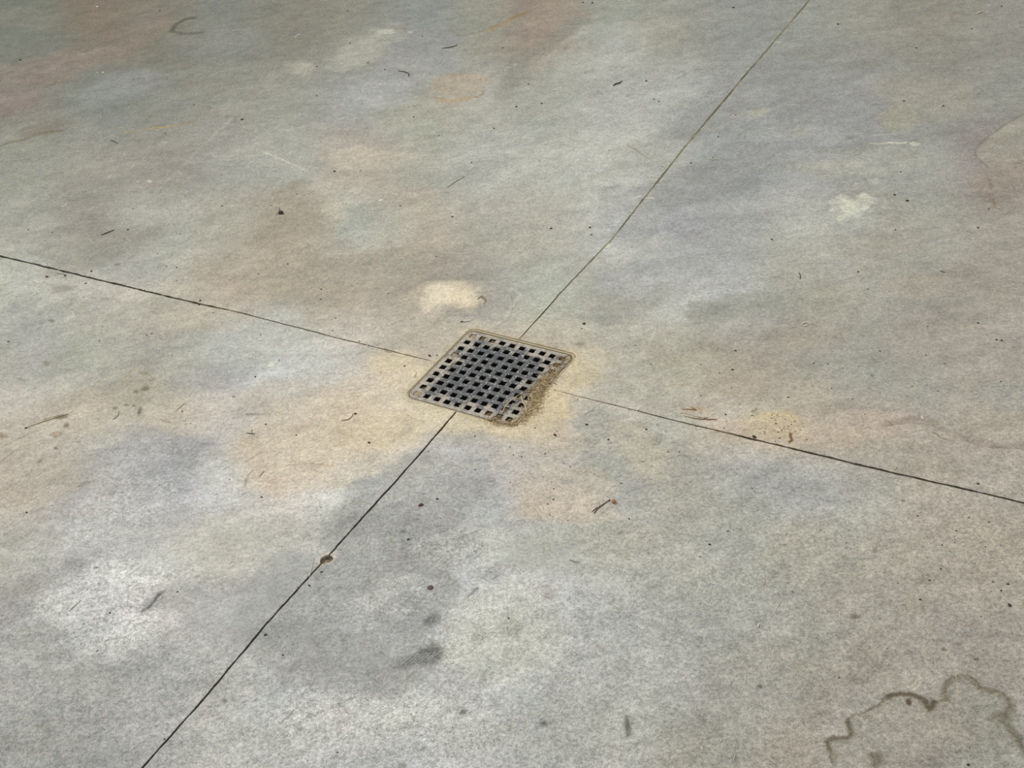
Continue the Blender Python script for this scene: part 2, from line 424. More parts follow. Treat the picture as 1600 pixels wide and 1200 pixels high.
blob(900, 580, 40, 36, -40, (190, 174, 141), .8, .6, .3)
blob(850, 640, 45, 34, -50, (196, 178, 140), .9, .6, .3)
blob(800, 672, 60, 14, 8, (196, 180, 146), .8, .6, .3)
blob(870, 690, 60, 26, 0, (184, 172, 150), .5, .6, .3)
blob(930, 560, 40, 20, 10, (182, 170, 146), .5, .6, .3)
blob(930, 665, 40, 26, -30, (163, 165, 154), .7, .6, .4)
blob(940, 720, 45, 40, -60, (166, 166, 154), .5, .6, .4)
blob(1000, 712, 40, 28, 25, (182, 174, 150), .6, .6, .4)
blob(1060, 625, 90, 22, 10, (180, 169, 154), .4, .6, .4)
blob(1000, 615, 60, 18, 0, (166, 165, 150), .4, .6, .4)
blob(640, 750, 80, 45, 5, (156, 154, 144), .75, .5, .4)
blob(590, 770, 40, 30, 0, (150, 150, 146), .5, .6, .4)
blob(740, 750, 40, 30, 0, (154, 151, 142), .5, .6, .5)
blob(870, 785, 70, 28, 5, (190, 174, 152), .6, .6, .4)
blob(830, 730, 60, 30, 0, (182, 172, 156), .5, .6, .4)
blob(1250, 760, 70, 30, 8, (160, 161, 161), .5, .6, .4)
blob(1120, 640, 60, 24, 5, (182, 171, 158), .4, .6, .4)
blob(1213, 666, 48, 19, 8, (190, 172, 133), .8, .5, .4)
blob(1190, 680, 85, 20, 12, (182, 166, 143), .6, .6, .3)
blob(1310, 680, 70, 20, 5, (176, 162, 147), .55, .6, .3)
blob(1370, 705, 60, 26, -8, (166, 161, 148), .5, .6, .4)
# lower part: pale bloom and the grey damp-looking tongues
blob(160, 960, 95, 60, -15, (196, 196, 193), .75, .7, .5, grain=.9)
blob(260, 905, 60, 40, -30, (188, 187, 183), .5, .6, .5)
blob(180, 850, 90, 40, -20, (182, 181, 176), .4, .6, .5)
blob(40, 880, 50, 50, -20, (172, 170, 162), .4, .6, .5)
blob(350, 850, 90, 40, -5, (188, 187, 176), .55, .6, .4, grain=.3)
blob(430, 940, 62, 85, 42, (155, 155, 151), .8, .35, .25, grain=.35)
blob(340, 930, 80, 26, 0, (166, 166, 162), .5, .5, .4, grain=.5)
blob(560, 930, 110, 50, -10, (161, 161, 157), .6, .4, .4, grain=.9)
blob(540, 1035, 130, 46, 12, (143, 143, 141), .85, .3, .25, grain=.5)
blob(630, 860, 80, 50, -10, (160, 159, 155), .5, .5, .4, grain=.9)
blob(590, 930, 60, 22, -10, (178, 178, 174), .5, .6, .5, grain=1.)
blob(710, 850, 60, 26, 10, (170, 170, 166), .5, .6, .5, grain=1.)
blob(790, 985, 95, 75, 0, (186, 186, 178), .6, .5, .3, grain=.7)
blob(760, 1000, 50, 50, -40, (184, 183, 168), .5, .6, .3, grain=.8)
blob(850, 870, 75, 30, 5, (170, 171, 168), .6, .6, .4, grain=.3)
blob(770, 860, 24, 44, 15, (184, 183, 175), .5, .6, .4)
blob(960, 990, 60, 50, 0, (166, 167, 164), .5, .6, .4)
blob(560, 1110, 130, 50, 5, (184, 184, 178), .6, .6, .4, grain=1.)
blob(700, 1150, 120, 40, 0, (180, 180, 176), .4, .6, .4, grain=1.)
blob(830, 1140, 60, 40, 0, (165, 165, 162), .5, .6, .4)
blob(1000, 1100, 90, 60, 0, (166, 166, 160), .4, .6, .4)
blob(80, 1000, 80, 30, -10, (174, 174, 170), .4, .6, .4)
blob(60, 1160, 90, 40, 0, (154, 155, 152), .5, .6, .4)
blob(1160, 930, 80, 50, 20, (161, 162, 157), .5, .6, .4)
blob(1140, 860, 50, 30, 0, (164, 165, 163), .5, .6, .4)
blob(1330, 930, 60, 50, 20, (160, 160, 146), .4, .6, .4)
blob(1500, 860, 100, 60, 0, (166, 157, 141), .5, .6, .4)
blob(1540, 1150, 50, 45, 20, (135, 133, 122), .6, .6, .4)
blob(1150, 1060, 60, 50, 0, (150, 149, 139), .4, .6, .4)
blob(1430, 1000, 70, 40, 0, (150, 143, 135), .3, .6, .4)
# marks with edges of their own
blob(690, 462, 56, 24, -8, (192, 180, 160), .6, .6, .7, True)
blob(700, 463, 44, 20, -3, (208, 197, 174), .85, .35, .9, True)
blob(690, 458, 26, 14, 6, (222, 211, 188), .7, .4, .5, True)
blob(725, 466, 24, 15, 20, (214, 200, 172), .7, .4, .6, True)
blob(650, 468, 40, 10, -10, (190, 178, 156), .5, .6, .5)
line([(752, 462), (759, 470), (755, 475)], 2.0, (138, 116, 86), .7)
blob(1328, 325, 17, 13, -10, (212, 211, 192), .95, .4, .9, True)
blob(1345, 318, 16, 9, -20, (204, 203, 184), .7, .4, 1.0, True)
blob(1308, 316, 12, 8, -20, (198, 197, 180), .6, .4, 1.0, True)
blob(1335, 330, 34, 20, -10, (178, 178, 166), .5, .6, .6, True)
blob(1366, 283, 9, 4, 5, (184, 184, 174), .6, .5, .6, True)
line([(1360, 223.5), (1378, 224.5), (1388, 222.5), (1408, 224), (1415, 223)], 3.6, (198, 197, 180), .8, .5, .5)
blob(1429, 224.5, 7.5, 3.2, 4, (196, 195, 176), .8, .3, .4, True)
line([(1362, 212), (1392, 208.5)], 1.8, (180, 179, 164), .6, .5, .6)
blob(1180, 177, 24, 7, -10, (174, 173, 157), .7, .6, .8, True)
blob(1250, 204, 12, 5, 10, (164, 162, 140), .6, .6, .6, True)
line([(1368, 187), (1390, 168), (1412, 155.5), (1424, 170), (1438, 197)], 2.0, (166, 163, 148), .55, .5, .2)
blob(1404, 186, 30, 19, -10, (158, 155, 139), .75, .25, .15, True)
line([(1600, 178), (1575, 192), (1553, 207), (1535, 222), (1524, 235), (1525, 246), (1545, 262)], 2.4, (128, 124, 112), .55, .5, .4)
line([(1600, 184), (1572, 200), (1550, 218), (1538, 236)], 7, (164, 160, 147), .5, .6, .5)
for (x, y) in ((1546, 282), (1545, 302), (1583, 290), (1552, 310)):
    line([(x, y), (x + 3, y + 13)], 2.0, (128, 112, 100), .55, .6, .3)
line([(1538, 247), (1560, 252), (1590, 247)], 2.5, (170, 164, 150), .6, .6, .6)
# heel smear, top left
line([(306, 27), (290, 30), (276, 38), (269, 48)], 5.5, (92, 91, 78), .85, .7, .3)
line([(268, 49), (285, 53), (312, 52)], 5.5, (100, 99, 86), .8, .7, .4)
blob(285, 43, 18, 9, -25, (124, 123, 108), .7, .6, .4, True)
line([(0, 228), (20, 222), (38, 218), (62, 208), (92, 206)], 6, (122, 112, 94), .7, .7, .6)
blob(50, 206, 42, 7, -12, (128, 119, 103), .6, .6, .6)
line([(15, 226), (45, 226), (66, 221)], 4, (164, 162, 148), .5, .6, .5)
line([(193, 208), (230, 201), (262, 198), (300, 190)], 5.0, (160, 147, 116), .6, .8, .7)
line([(236, 200), (262, 198.5), (275, 194)], 3, (174, 153, 112), .6, .7, .8)
line([(766, 48), (780, 39), (795, 30), (823, 20)], 7, (156, 136, 104), .65, .7, .5)
line([(796, 29), (823, 20)], 2, (126, 102, 70), .6, .6, .4)
line([(680, 153), (700, 157), (733, 153), (748, 151), (755, 146), (755, 142)], 3.4, (148, 130, 100), .65, .6, .4)
line([(680, 158), (712, 160), (740, 152)], 9, (172, 154, 124), .6, .7, .4)
line([(717, 118), (755, 121), (765, 117)], 3, (176, 160, 140), .3, .6, .4)
# pale scratches
line([(230, 313), (260, 285), (293, 252), (330, 215), (367, 180)], 3.0, (170, 168, 158), .5, .6, .5)
line([(367, 180), (400, 150), (422, 128), (433, 100)], 2.6, (160, 158, 148), .45, .6, .6)
line([(282, 247), (312, 260)], 2.6, (168, 166, 156), .5, .6, .5)
line([(412, 237), (445, 251), (480, 268)], 2.2, (190, 188, 176), .75, .6, .3)
line([(404, 234), (470, 270)], 1.8, (176, 174, 162), .5, .6, .5)
line([(452, 222), (495, 241)], 1.8, (176, 174, 162), .5, .6, .5)
line([(465, 252), (472, 237), (500, 225)], 1.8, (174, 172, 161), .4, .6, .5)
line([(980, 226), (996, 236), (1013, 247)], 2.4, (150, 141, 122), .6, .6, .4)
line([(752, 330), (757, 285), (772, 262), (790, 235)], 5, (176, 176, 166), .4, .7, .6)
line([(757, 283), (765, 300)], 3, (182, 182, 172), .5, .6, .4)
line([(775, 510), (793, 490), (806, 470), (812, 458)], 2.4, (188, 186, 172), .6, .7, .6)
line([(788, 468), (800, 452), (815, 462)], 1.8, (186, 184, 171), .5, .7, .6)
line([(1412, 408), (1419, 452)], 1.8, (176, 171, 156), .5, .6, .5)
blob(470, 106, 24, 9, -10, (166, 165, 152), .7, .5, .8, True)
blob(380, 165, 40, 9, -8, (160, 159, 148), .5, .6, .8, True)
blob(385, 235, 40, 12, -10, (168, 167, 156), .5, .6, .8, True)
blob(603, 50, 13, 4, -5, (196, 195, 178), .85, .4, .9, True)
blob(640, 51, 5, 2, -5, (180, 180, 165), .7, .4, .6, True)
blob(598, 48, 28, 9, -12, (170, 169, 155), .5, .6, .7, True)
# tide mark at lower right
TIDE = [(1299, 1190), (1296, 1172), (1294, 1158), (1302, 1153), (1315, 1153), (1329, 1151), (1331, 1143), (1326, 1133), (1324, 1123), (1328, 1120), (1336, 1117), (1350, 1113), (1358, 1110), (1372, 1103), (1380, 1096), (1386, 1088), (1396, 1084), (1408, 1083.5), (1421, 1084), (1432, 1088), (1443, 1095), (1448, 1103), (1452, 1107), (1460, 1098), (1478, 1091), (1476, 1078), (1478, 1066), (1488, 1058), (1500, 1055.5), (1512, 1056), (1522, 1062), (1532, 1072), (1545, 1077), (1556, 1079), (1568, 1085), (1575, 1093), (1577, 1105), (1570, 1114), (1566, 1120), (1570, 1131), (1579, 1142), (1590, 1155), (1597, 1168), (1604, 1180)]
def ragged(pts, j=1.2, step=3.0, seed=5):
    r = random.Random(seed); out = []
    for (a, b), (c, d) in zip(pts[:-1], pts[1:]):
        k = max(1, int(math.hypot(c - a, d - b) / step))
        for i in range(k): out.append((a + (c - a) * i / k + r.uniform(-j, j), b + (d - b) * i / k + r.uniform(-j, j)))
    return out + [pts[-1]]
blob(1400, 1150, 88, 55, 0, (152, 147, 136), .5, .4, .3)
blob(1520, 1120, 60, 50, 20, (142, 138, 126), .5, .5, .3)
line([(x + 2, y + 4) for x, y in TIDE], 7, (132, 125, 110), .4, .7, .4)
line(ragged(TIDE), 2.6, (104, 95, 79), .55, .6, .5)
line(ragged(TIDE[15:24], 1.2, 3.5, 6), 5.5, (92, 83, 66), .7, .6, .25)
line(ragged(TIDE[1:9], 1.3, 3, 7), 4.8, (100, 91, 75), .6, .6, .25)
line([(x, y + 2) for x, y in TIDE[24:35]], 6, (116, 108, 93), .5, .6, .4)
line(TIDE[35:], 8, (112, 106, 92), .45, .7, .6)
blob(1560, 1122, 22, 7, -5, (112, 107, 93), .7, .6, .5, True)
blob(1420, 1097, 6.5, 4.2, 55, (82, 72, 55), .95, .4, .2, True)
blob(1371, 1184, 13, 8, 10, (108, 101, 86), .8, .6, .5, True)
blob(1368, 1195, 10, 6, 10, (112, 104, 90), .7, .6, .5, True)
line([(1418, 1073), (1430, 1068), (1436, 1055), (1438, 1070), (1425, 1078)], 1.8, (184, 180, 160), .7, .5, .5)
line([(1493, 1048), (1495, 1070), (1496, 1090)], 1.8, (172, 164, 146), .6, .5, .4)
blob(1337, 963, 8, 4.5, -10, (108, 102, 90), .85, .6, .5, True)
blob(1420, 1020, 16, 12, 0, (140, 132, 126), .5, .6, .8, True)
blob(1475, 1015, 4, 3, 0, (112, 104, 92), .8, .5, .3, True)
blob(1499, 1007, 5, 2.4, 0, (118, 110, 96), .8, .5, .3, True)
blob(1526, 1030, 5, 2.6, 0, (104, 96, 84), .8, .5, .3, True)
blob(1422, 1018, 4, 2.5, 20, (116, 108, 98), .8, .5, .3, True)
blob(1187, 1072, 5, 3, 10, (100, 96, 82), .85, .5, .3, True)
blob(1368, 860, 5, 3.2, 10, (116, 108, 98), .8, .5, .6, True)
blob(1382, 845, 20, 10, -20, (146, 142, 132), .5, .6, .8, True)
blob(1418, 945, 28, 14, 0, (156, 152, 138), .6, .6, .8, True)
# scuffs in the lower middle
blob(668, 1024, 24, 14, -8, (98, 98, 94), .75, .6, .6, True)
blob(650, 1031, 30, 8, -14, (108, 108, 104), .6, .7, .6, True)
blob(676, 1020, 13, 8, -8, (84, 84, 80), .7, .6, .7, True)
for k in range(9):
    line([(622 + k * 5, 1041 - k * .8), (640 + k * 6, 1030 - k * 1.6), (654 + k * 5, 1017 - k * .8)], 1.4, (86, 86, 82), .5, .5, .4)
for k in range(7):
    line([(624 + k * 8, 1040 - k * 1.5), (646 + k * 7, 1024 - k * 1.2)], 2, (150, 150, 145), .45, .5, .4)
blob(674, 970, 13, 8, -30, (92, 93, 90), .85, .55, .4, True)
for k in range(4): line([(664 + k * 5, 980 - k), (676 + k * 4, 963)], 1.8, (150, 150, 146), .5, .5, .3)
line([(730, 933), (738, 926), (746, 918)], 3.0, (122, 123, 121), .7, .6, .4)
blob(762, 898, 22, 12, -20, (146, 147, 144), .7, .6, .4, True)
line([(222, 955), (236, 943), (246, 932), (254, 926)], 4.5, (116, 117, 114), .7, .7, .4)
line([(232, 950), (250, 928)], 2, (90, 91, 88), .7, .5, .4)
blob(240, 940, 26, 8, -38, (150, 150, 147), .6, .6, .4, True)
line([(437, 1130), (448, 1120), (458, 1113)], 3, (128, 128, 124), .7, .6, .4)
line([(977, 1120), (980, 1134), (984, 1148)], 4.4, (112, 111, 104), .7, .7, .5)
blob(980, 1133, 5, 10, 0, (100, 100, 92), .6, .6, .5, True)
blob(722, 1112, 6.5, 4.6, 10, (94, 94, 92), .85, .6, .6, True)
blob(849, 1130, 6, 4.4, 10, (92, 90, 88), .85, .6, .6, True)
blob(630, 1197, 6.5, 5, 10, (112, 111, 106), .8, .6, .5, True)
blob(630, 830, 4, 2.6, 0, (112, 112, 108), .8, .5, .4, True)
blob(468, 1139, 5, 3, 0, (120, 120, 116), .8, .6, .8, True)
blob(350, 1095, 4, 3, 0, (118, 118, 114), .8, .6, .6, True)
blob(40, 915, 18, 10, -10, (142, 140, 135), .6, .6, .4, True)
blob(120, 880, 22, 10, -10, (150, 147, 140), .6, .6, .5, True)
blob(800, 972, 14, 14, 0, (160, 160, 150), .6, .6, .9, True)
blob(855, 925, 14, 10, 20, (148, 145, 138), .6, .6, .7, True)
line([(893, 876), (904, 879)], 2, (110, 110, 104), .7, .5, .3)
# shallow brown pits left of the grate
for (x, y, rx, ry, a, c) in ((225, 607, 7, 4, -10, (112, 99, 80)), (213, 612, 4, 2.6, -20, (120, 108, 90)), (197, 633, 4, 2, 0, (118, 108, 90)),
        (209, 634, 3, 1.8, 0, (118, 108, 90)), (180, 638, 4, 2, 0, (112, 101, 82)), (218, 643, 3, 7, 15, (106, 98, 84)), (225, 583, 6, 3, 0, (136, 124, 106)),
        (238, 593, 5, 3, -20, (136, 128, 114)), (95, 652, 9, 3.6, -10, (112, 98, 76)), (104, 665, 4, 5, 30, (118, 104, 82)), (88, 701, 3, 2, 0, (108, 94, 74)),
        (73, 568, 6, 3.4, 10, (124, 118, 106)), (62, 720, 5, 3, -40, (140, 128, 108)), (80, 501, 5, 2.6, 10, (118, 110, 92)), (34, 593, 6, 2, 10, (140, 136, 126)),
        (906, 537, 7, 3.6, -5, (142, 138, 124)), (2, 681, 8, 4, 0, (130, 114, 90)), (1363, 587, 4, 2.2, 0, (112, 110, 104)), (1177, 642, 3, 2, 0, (124, 112, 96)),
        (1476, 568, 3, 1.6, 0, (106, 100, 90)), (1385, 568, 2.4, 1.5, 0, (120, 112, 102)), (365, 620, 2.5, 1.6, 0, (104, 104, 98)), (1411, 782, 3, 2, 0, (116, 108, 98)),
        (184, 413, 6, 1.6, -8, (112, 110, 100)), (100, 450, 16, 5, -10, (150, 146, 134)), (1330, 215, 9, 3.5, -5, (128, 129, 126))):
    blob(x, y, rx, ry, a, c, .8, .5, .5, True)
blob(88, 678, 8, 4.5, -10, (132, 116, 92), .8, .5, .4, True)
blob(88, 678.5, 5, 2.5, -10, (178, 164, 144), .8, .5, .4, True)
line([(70, 655), (90, 650), (104, 648)], 2, (120, 104, 80), .7, .5, .5)
line([(0, 722), (30, 700), (60, 690)], 2, (146, 132, 108), .5, .5, .7)
line([(0, 700), (30, 685), (58, 672)], 2, (146, 132, 108), .5, .5, .7)
line([(165, 616), (190, 598), (214, 575)], 2, (184, 172, 152), .5, .5, .6)
blob(424, 569, 5.5, 3.4, 0, (206, 206, 192), .85, .4, .3, True)
line([(386, 647), (414, 647.5)], 2.6, (150, 142, 124), .7, .6, .4)
line([(383, 722), (405, 708), (428, 705)], 1.6, (154, 140, 118), .6, .6, .4)
line([(383, 760), (388, 742), (396, 734)], 2.4, (148, 142, 130), .6, .6, .5)
blob(132, 756, 12, 4, -15, (132, 128, 118), .6, .6, .6, True)
line([(446, 727), (490, 724), (520, 728)], 1.4, (160, 140, 112), .5, .5, .5)
blob(80, 445, 34, 5, 18, (150, 148, 137), .5, .6, .9, True)
blob(85, 480, 34, 6, -20, (150, 148, 137), .5, .6, .9, True)
# wavy edge of the pour, right
line([(1383, 662), (1400, 659), (1419, 657), (1440, 657), (1459, 661), (1470, 668), (1480, 673), (1499, 681), (1515, 688), (1533, 693), (1565, 697), (1604, 699)], 9, (147, 137, 127), .6, .75, .25)
line([(1383, 665), (1419, 660), (1459, 665), (1476, 675), (1499, 685), (1533, 697), (1600, 702)], 2.6, (140, 128, 116), .4, .5, .3)
line([(1458, 675), (1468, 682), (1478, 687)], 2, (120, 106, 92), .6, .6, .4)
line([(1470, 678), (1495, 684)], 8, (182, 174, 158), .5, .6, .4)
line([(1236, 678), (1237, 688), (1233, 691)], 3, (112, 90, 58), .8, .5, .3)
line([(1028, 695), (1034, 680)], 3.0, (130, 132, 124), .6, .6, .4)
line([(1022, 696), (1028, 684)], 2.0, (134, 136, 128), .6, .6, .4)
line([(1045, 600), (1110, 606), (1160, 622)], 1.8, (168, 142, 112), .4, .5, .7)
line([(1066, 645), (1090, 652), (1120, 656), (1105, 657)], 2.0, (128, 106, 74), .6, .5, .6)
blob(1088, 640, 18, 5, 0, (170, 152, 124), .6, .6, .8, True)
line([(1480, 505), (1560, 512), (1600, 520)], 3, (170, 162, 150), .4, .6, .6)
line([(1500, 535), (1560, 545), (1600, 542)], 3, (142, 134, 124), .4, .6, .6)
blob(1380, 710, 6, 5, 0, (184, 180, 164), .5, .5, .8, True)
blob(950, 384, 5, 3.6, 0, (200, 197, 174), .85, .4, .5, True)
line([(992, 308), (1000, 307)], 2.2, (206, 203, 184), .8, .5, .2)
line([(1009, 309), (1019, 309)], 2.2, (206, 203, 184), .8, .5, .2)
line([(1015, 281), (1031, 281)], 2.2, (196, 194, 176), .6, .5, .3)
line([(1021, 289), (1030, 290)], 2.0, (196, 194, 176), .6, .5, .3)
blob(951, 360, 4, 2.4, 0, (196, 194, 178), .7, .5, .4, True)
line([(1208, 65), (1220, 66)], 2.5, (176, 174, 160), .6, .5, .3)
# small pale and dark trowel flecks, in patches
_r4 = random.Random(21)
for (cx, cy, sx, sy, cnt, L, base) in ((385, 170, 45, 14, 20, 8, 162), (405, 245, 60, 18, 26, 8, 172), (95, 440, 36, 14, 14, 8, 150), (90, 485, 50, 14, 12, 9, 156), (1335, 325, 45, 12, 16, 9, 188),
        (1185, 195, 70, 22, 26, 7, 168), (270, 330, 70, 20, 20, 8, 168), (560, 110, 60, 25, 18, 8, 168), (250, 740, 60, 26, 26, 5, 150), (1500, 400, 60, 40, 14, 12, 140), (1100, 140, 70, 40, 22, 9, 142),
        (130, 110, 60, 22, 26, 10, 128), (640, 220, 80, 40, 16, 8, 150), (1550, 290, 30, 20, 14, 10, 140), (300, 900, 120, 50, 26, 5, 150), (1080, 690, 110, 30, 18, 8, 145), (900, 200, 90, 50, 18, 7, 184)):
    for k in range(cnt):
        x, y = _r4.gauss(cx, sx), _r4.gauss(cy, sy); l_ = L * _r4.uniform(.5, 1.3); t = _r4.gauss(-.15, .3)
        v = base + _r4.uniform(-8, 8)
        line([(x, y), (x + l_ * math.cos(t) * .5, y + l_ * math.sin(t) * .4 - .6), (x + l_ * math.cos(t), y + l_ * math.sin(t) * .6)], 1.7, (v + 4 * (1 if v > 145 else -1), v + 3 * (1 if v > 145 else -1), v - 8), .7, .6, .1)
# chipped rim around the spall in the joint
blob(510, 874, 14.5, 9.2, -28, (190, 180, 164), .75, .3, .45, True)
blob(522, 862, 5, 7, 30, (186, 178, 164), .6, .4, .35, True)

REGIONS = []    # outline px, colour, amount, softness px, ragged px, grain
def region(pts, rgb, amt, soft=10, rag=8, grain=None): REGIONS.append((pts, rgb, amt, soft, rag, grain))
region([(520, 800), (548, 778), (600, 745), (660, 735), (720, 722), (765, 742), (758, 790), (715, 822), (700, 860), (712, 895), (720, 920), (705, 955), (684, 985), (672, 1008), (694, 1030), (660, 1050), (636, 1078), (590, 1090), (520, 1086), (450, 1070), (405, 1030), (392, 1000), (440, 950), (500, 885)], (153, 153, 149), .75, 12, 14, .6)
region([(505, 880), (478, 862), (440, 868), (405, 898), (368, 930), (330, 925), (262, 918), (250, 950), (300, 985), (360, 1010), (395, 985), (450, 930)], (159, 159, 156), .65, 14, 12, .3)
region([(560, 925), (620, 900), (690, 900), (700, 935), (640, 955), (580, 965), (530, 960)], (176, 176, 172), .6, 14, 16, 1.0)
region([(630, 850), (690, 830), (760, 835), (740, 870), (690, 885), (640, 880)], (168, 168, 165), .6, 14, 16, 1.0)
region([(725, 905), (790, 880), (870, 920), (900, 990), (850, 1050), (760, 1070), (690, 1045), (690, 1000), (705, 965)], (186, 186, 177), .6, 14, 14, .7)
region([(640, 1075), (760, 1080), (780, 1140), (700, 1200), (420, 1200), (380, 1130), (430, 1085), (540, 1100)], (181, 181, 175), .45, 20, 20, .9)
region([(170, 700), (230, 680), (300, 685), (315, 715), (300, 750), (220, 760), (150, 790), (60, 840), (70, 800), (140, 750)], (166, 167, 170), .55, 12, 12, .7)
region([(150, 770), (240, 740), (300, 760), (250, 820), (160, 850), (90, 860), (110, 800)], (184, 184, 182), .5, 12, 14, .9)
region([(110, 900), (200, 880), (260, 890), (255, 930), (225, 965), (200, 1000), (120, 990), (80, 960)], (199, 199, 196), .6, 16, 18, .9)
region([(400, 640), (470, 612), (560, 590), (620, 575), (660, 590), (640, 640), (690, 665), (650, 700), (600, 735), (520, 765), (440, 760), (400, 720), (420, 690)], (191, 178, 154), .6, 10, 8)
region([(540, 660), (600, 640), (680, 655), (660, 690), (600, 705), (550, 695)], (198, 184, 150), .5, 10, 8)
region([(800, 745), (880, 722), (950, 735), (960, 770), (900, 805), (830, 810), (795, 780)], (188, 174, 152), .55, 12, 10)
region([(910, 640), (960, 645), (1040, 690), (1010, 700), (1060, 740), (1000, 745), (950, 735), (925, 690)], (163, 164, 154), .5, 10, 10)
region([(955, 660), (1000, 665), (1035, 705), (1035, 745), (1000, 735), (965, 695)], (183, 174, 152), .55, 10, 8)
region([(1160, 658), (1200, 652), (1242, 658), (1244, 690), (1215, 682), (1165, 676)], (188, 169, 130), .75, 5, 5)
region([(1120, 655), (1240, 655), (1360, 670), (1345, 695), (1290, 700), (1200, 690), (1120, 670)], (180, 166, 146), .5, 8, 8)
region([(68, 106), (100, 92), (150, 76), (178, 70), (192, 84), (150, 98), (112, 118), (78, 120)], (150, 131, 119), .65, 5, 6)
region([(168, 50), (200, 30), (258, 20), (256, 32), (216, 60), (200, 78), (176, 74)], (141, 126, 114), .6, 5, 6)
region([(0, 150), (30, 148), (62, 138), (46, 160), (0, 174)], (148, 130, 121), .6, 4, 5)
region([(125, 140), (178, 116), (236, 108), (242, 134), (200, 162), (140, 166)], (141, 144, 142), .6, 6, 8)
region([(527, 84), (560, 62), (625, 44), (642, 58), (592, 76), (576, 100), (538, 112)], (170, 169, 155), .6, 6, 8)
region([(598, 82), (660, 66), (712, 80), (705, 106), (640, 120), (592, 106)], (149, 151, 150), .6, 6, 8)
region([(545, 132), (600, 118), (652, 130), (640, 160), (580, 172), (545, 156)], (162, 165, 165), .55, 6, 8)
region([(680, 120), (702, 116), (758, 116), (765, 127), (752, 142), (700, 152), (684, 142)], (172, 156, 135), .75, 3, 3)
region([(690, 155), (735, 150), (755, 146), (745, 160), (712, 172), (694, 168)], (178, 166, 147), .5, 4, 5)
region([(518, 242), (560, 228), (606, 234), (600, 254), (560, 270), (526, 260)], (188, 176, 160), .6, 5, 7)
region([(495, 322), (530, 316), (548, 328), (530, 350), (500, 346)], (186, 177, 160), .6, 4, 8)
region([(400, 300), (470, 285), (520, 300), (505, 350), (560, 400), (640, 380), (600, 430), (520, 440), (430, 420), (400, 370)], (160, 151, 135), .5, 10, 12)
region([(45, 392), (100, 374), (168, 378), (192, 396), (150, 412), (60, 406)], (147, 144, 133), .6, 5, 8)
region([(600, 445), (680, 425), (760, 445), (740, 470), (640, 480), (560, 480)], (160, 151, 136), .5, 6, 8)
region([(902, 45), (960, 30), (1020, 45), (1010, 90), (960, 120), (905, 118), (870, 100)], (170, 171, 164), .5, 8, 10)
region([(935, 295), (1010, 282), (1060, 300), (1040, 325), (985, 330), (930, 310)], (148, 149, 148), .5, 6, 8)
region([(1085, 250), (1160, 225), (1230, 230), (1260, 250), (1180, 275), (1190, 310), (1120, 320), (1050, 300)], (147, 148, 148), .5, 8, 10)
region([(1240, 250), (1330, 255), (1390, 265), (1380, 275), (1300, 280), (1250, 270)], (169, 168, 155), .55, 5, 7)
region([(1010, 400), (1100, 385), (1180, 405), (1160, 440), (1060, 455), (1000, 440)], (167, 169, 171), .5, 8, 10)
region([(1190, 370), (1300, 355), (1380, 385), (1330, 420), (1220, 420)], (171, 170, 160), .4, 10, 12)
region([(1080, 470), (1180, 455), (1260, 470), (1230, 490), (1120, 505), (1060, 490)], (151, 150, 140), .5, 6, 8)
region([(1382, 440), (1410, 433), (1470, 438), (1478, 462), (1420, 468), (1388, 458)], (170, 158, 142), .5, 4, 5)
region([(1534, 262), (1600, 250), (1600, 330), (1545, 325), (1530, 290)], (150, 137, 127), .55, 6, 6)
region([(1524, 236), (1545, 212), (1575, 192), (1600, 180), (1600, 250), (1540, 262)], (158, 154, 142), .5, 3, 3)
region([(1290, 590), (1370, 570), (1400, 600), (1390, 640), (1310, 640)], (155, 157, 149), .5, 8, 10)
region([(1294, 1158), (1330, 1148), (1330, 1120), (1386, 1088), (1421, 1084), (1452, 1107), (1476, 1090), (1488, 1058), (1522, 1062), (1575, 1093), (1570, 1125), (1600, 1175), (1600, 1200), (1300, 1200)], (150, 144, 132), .55, 4, 2)

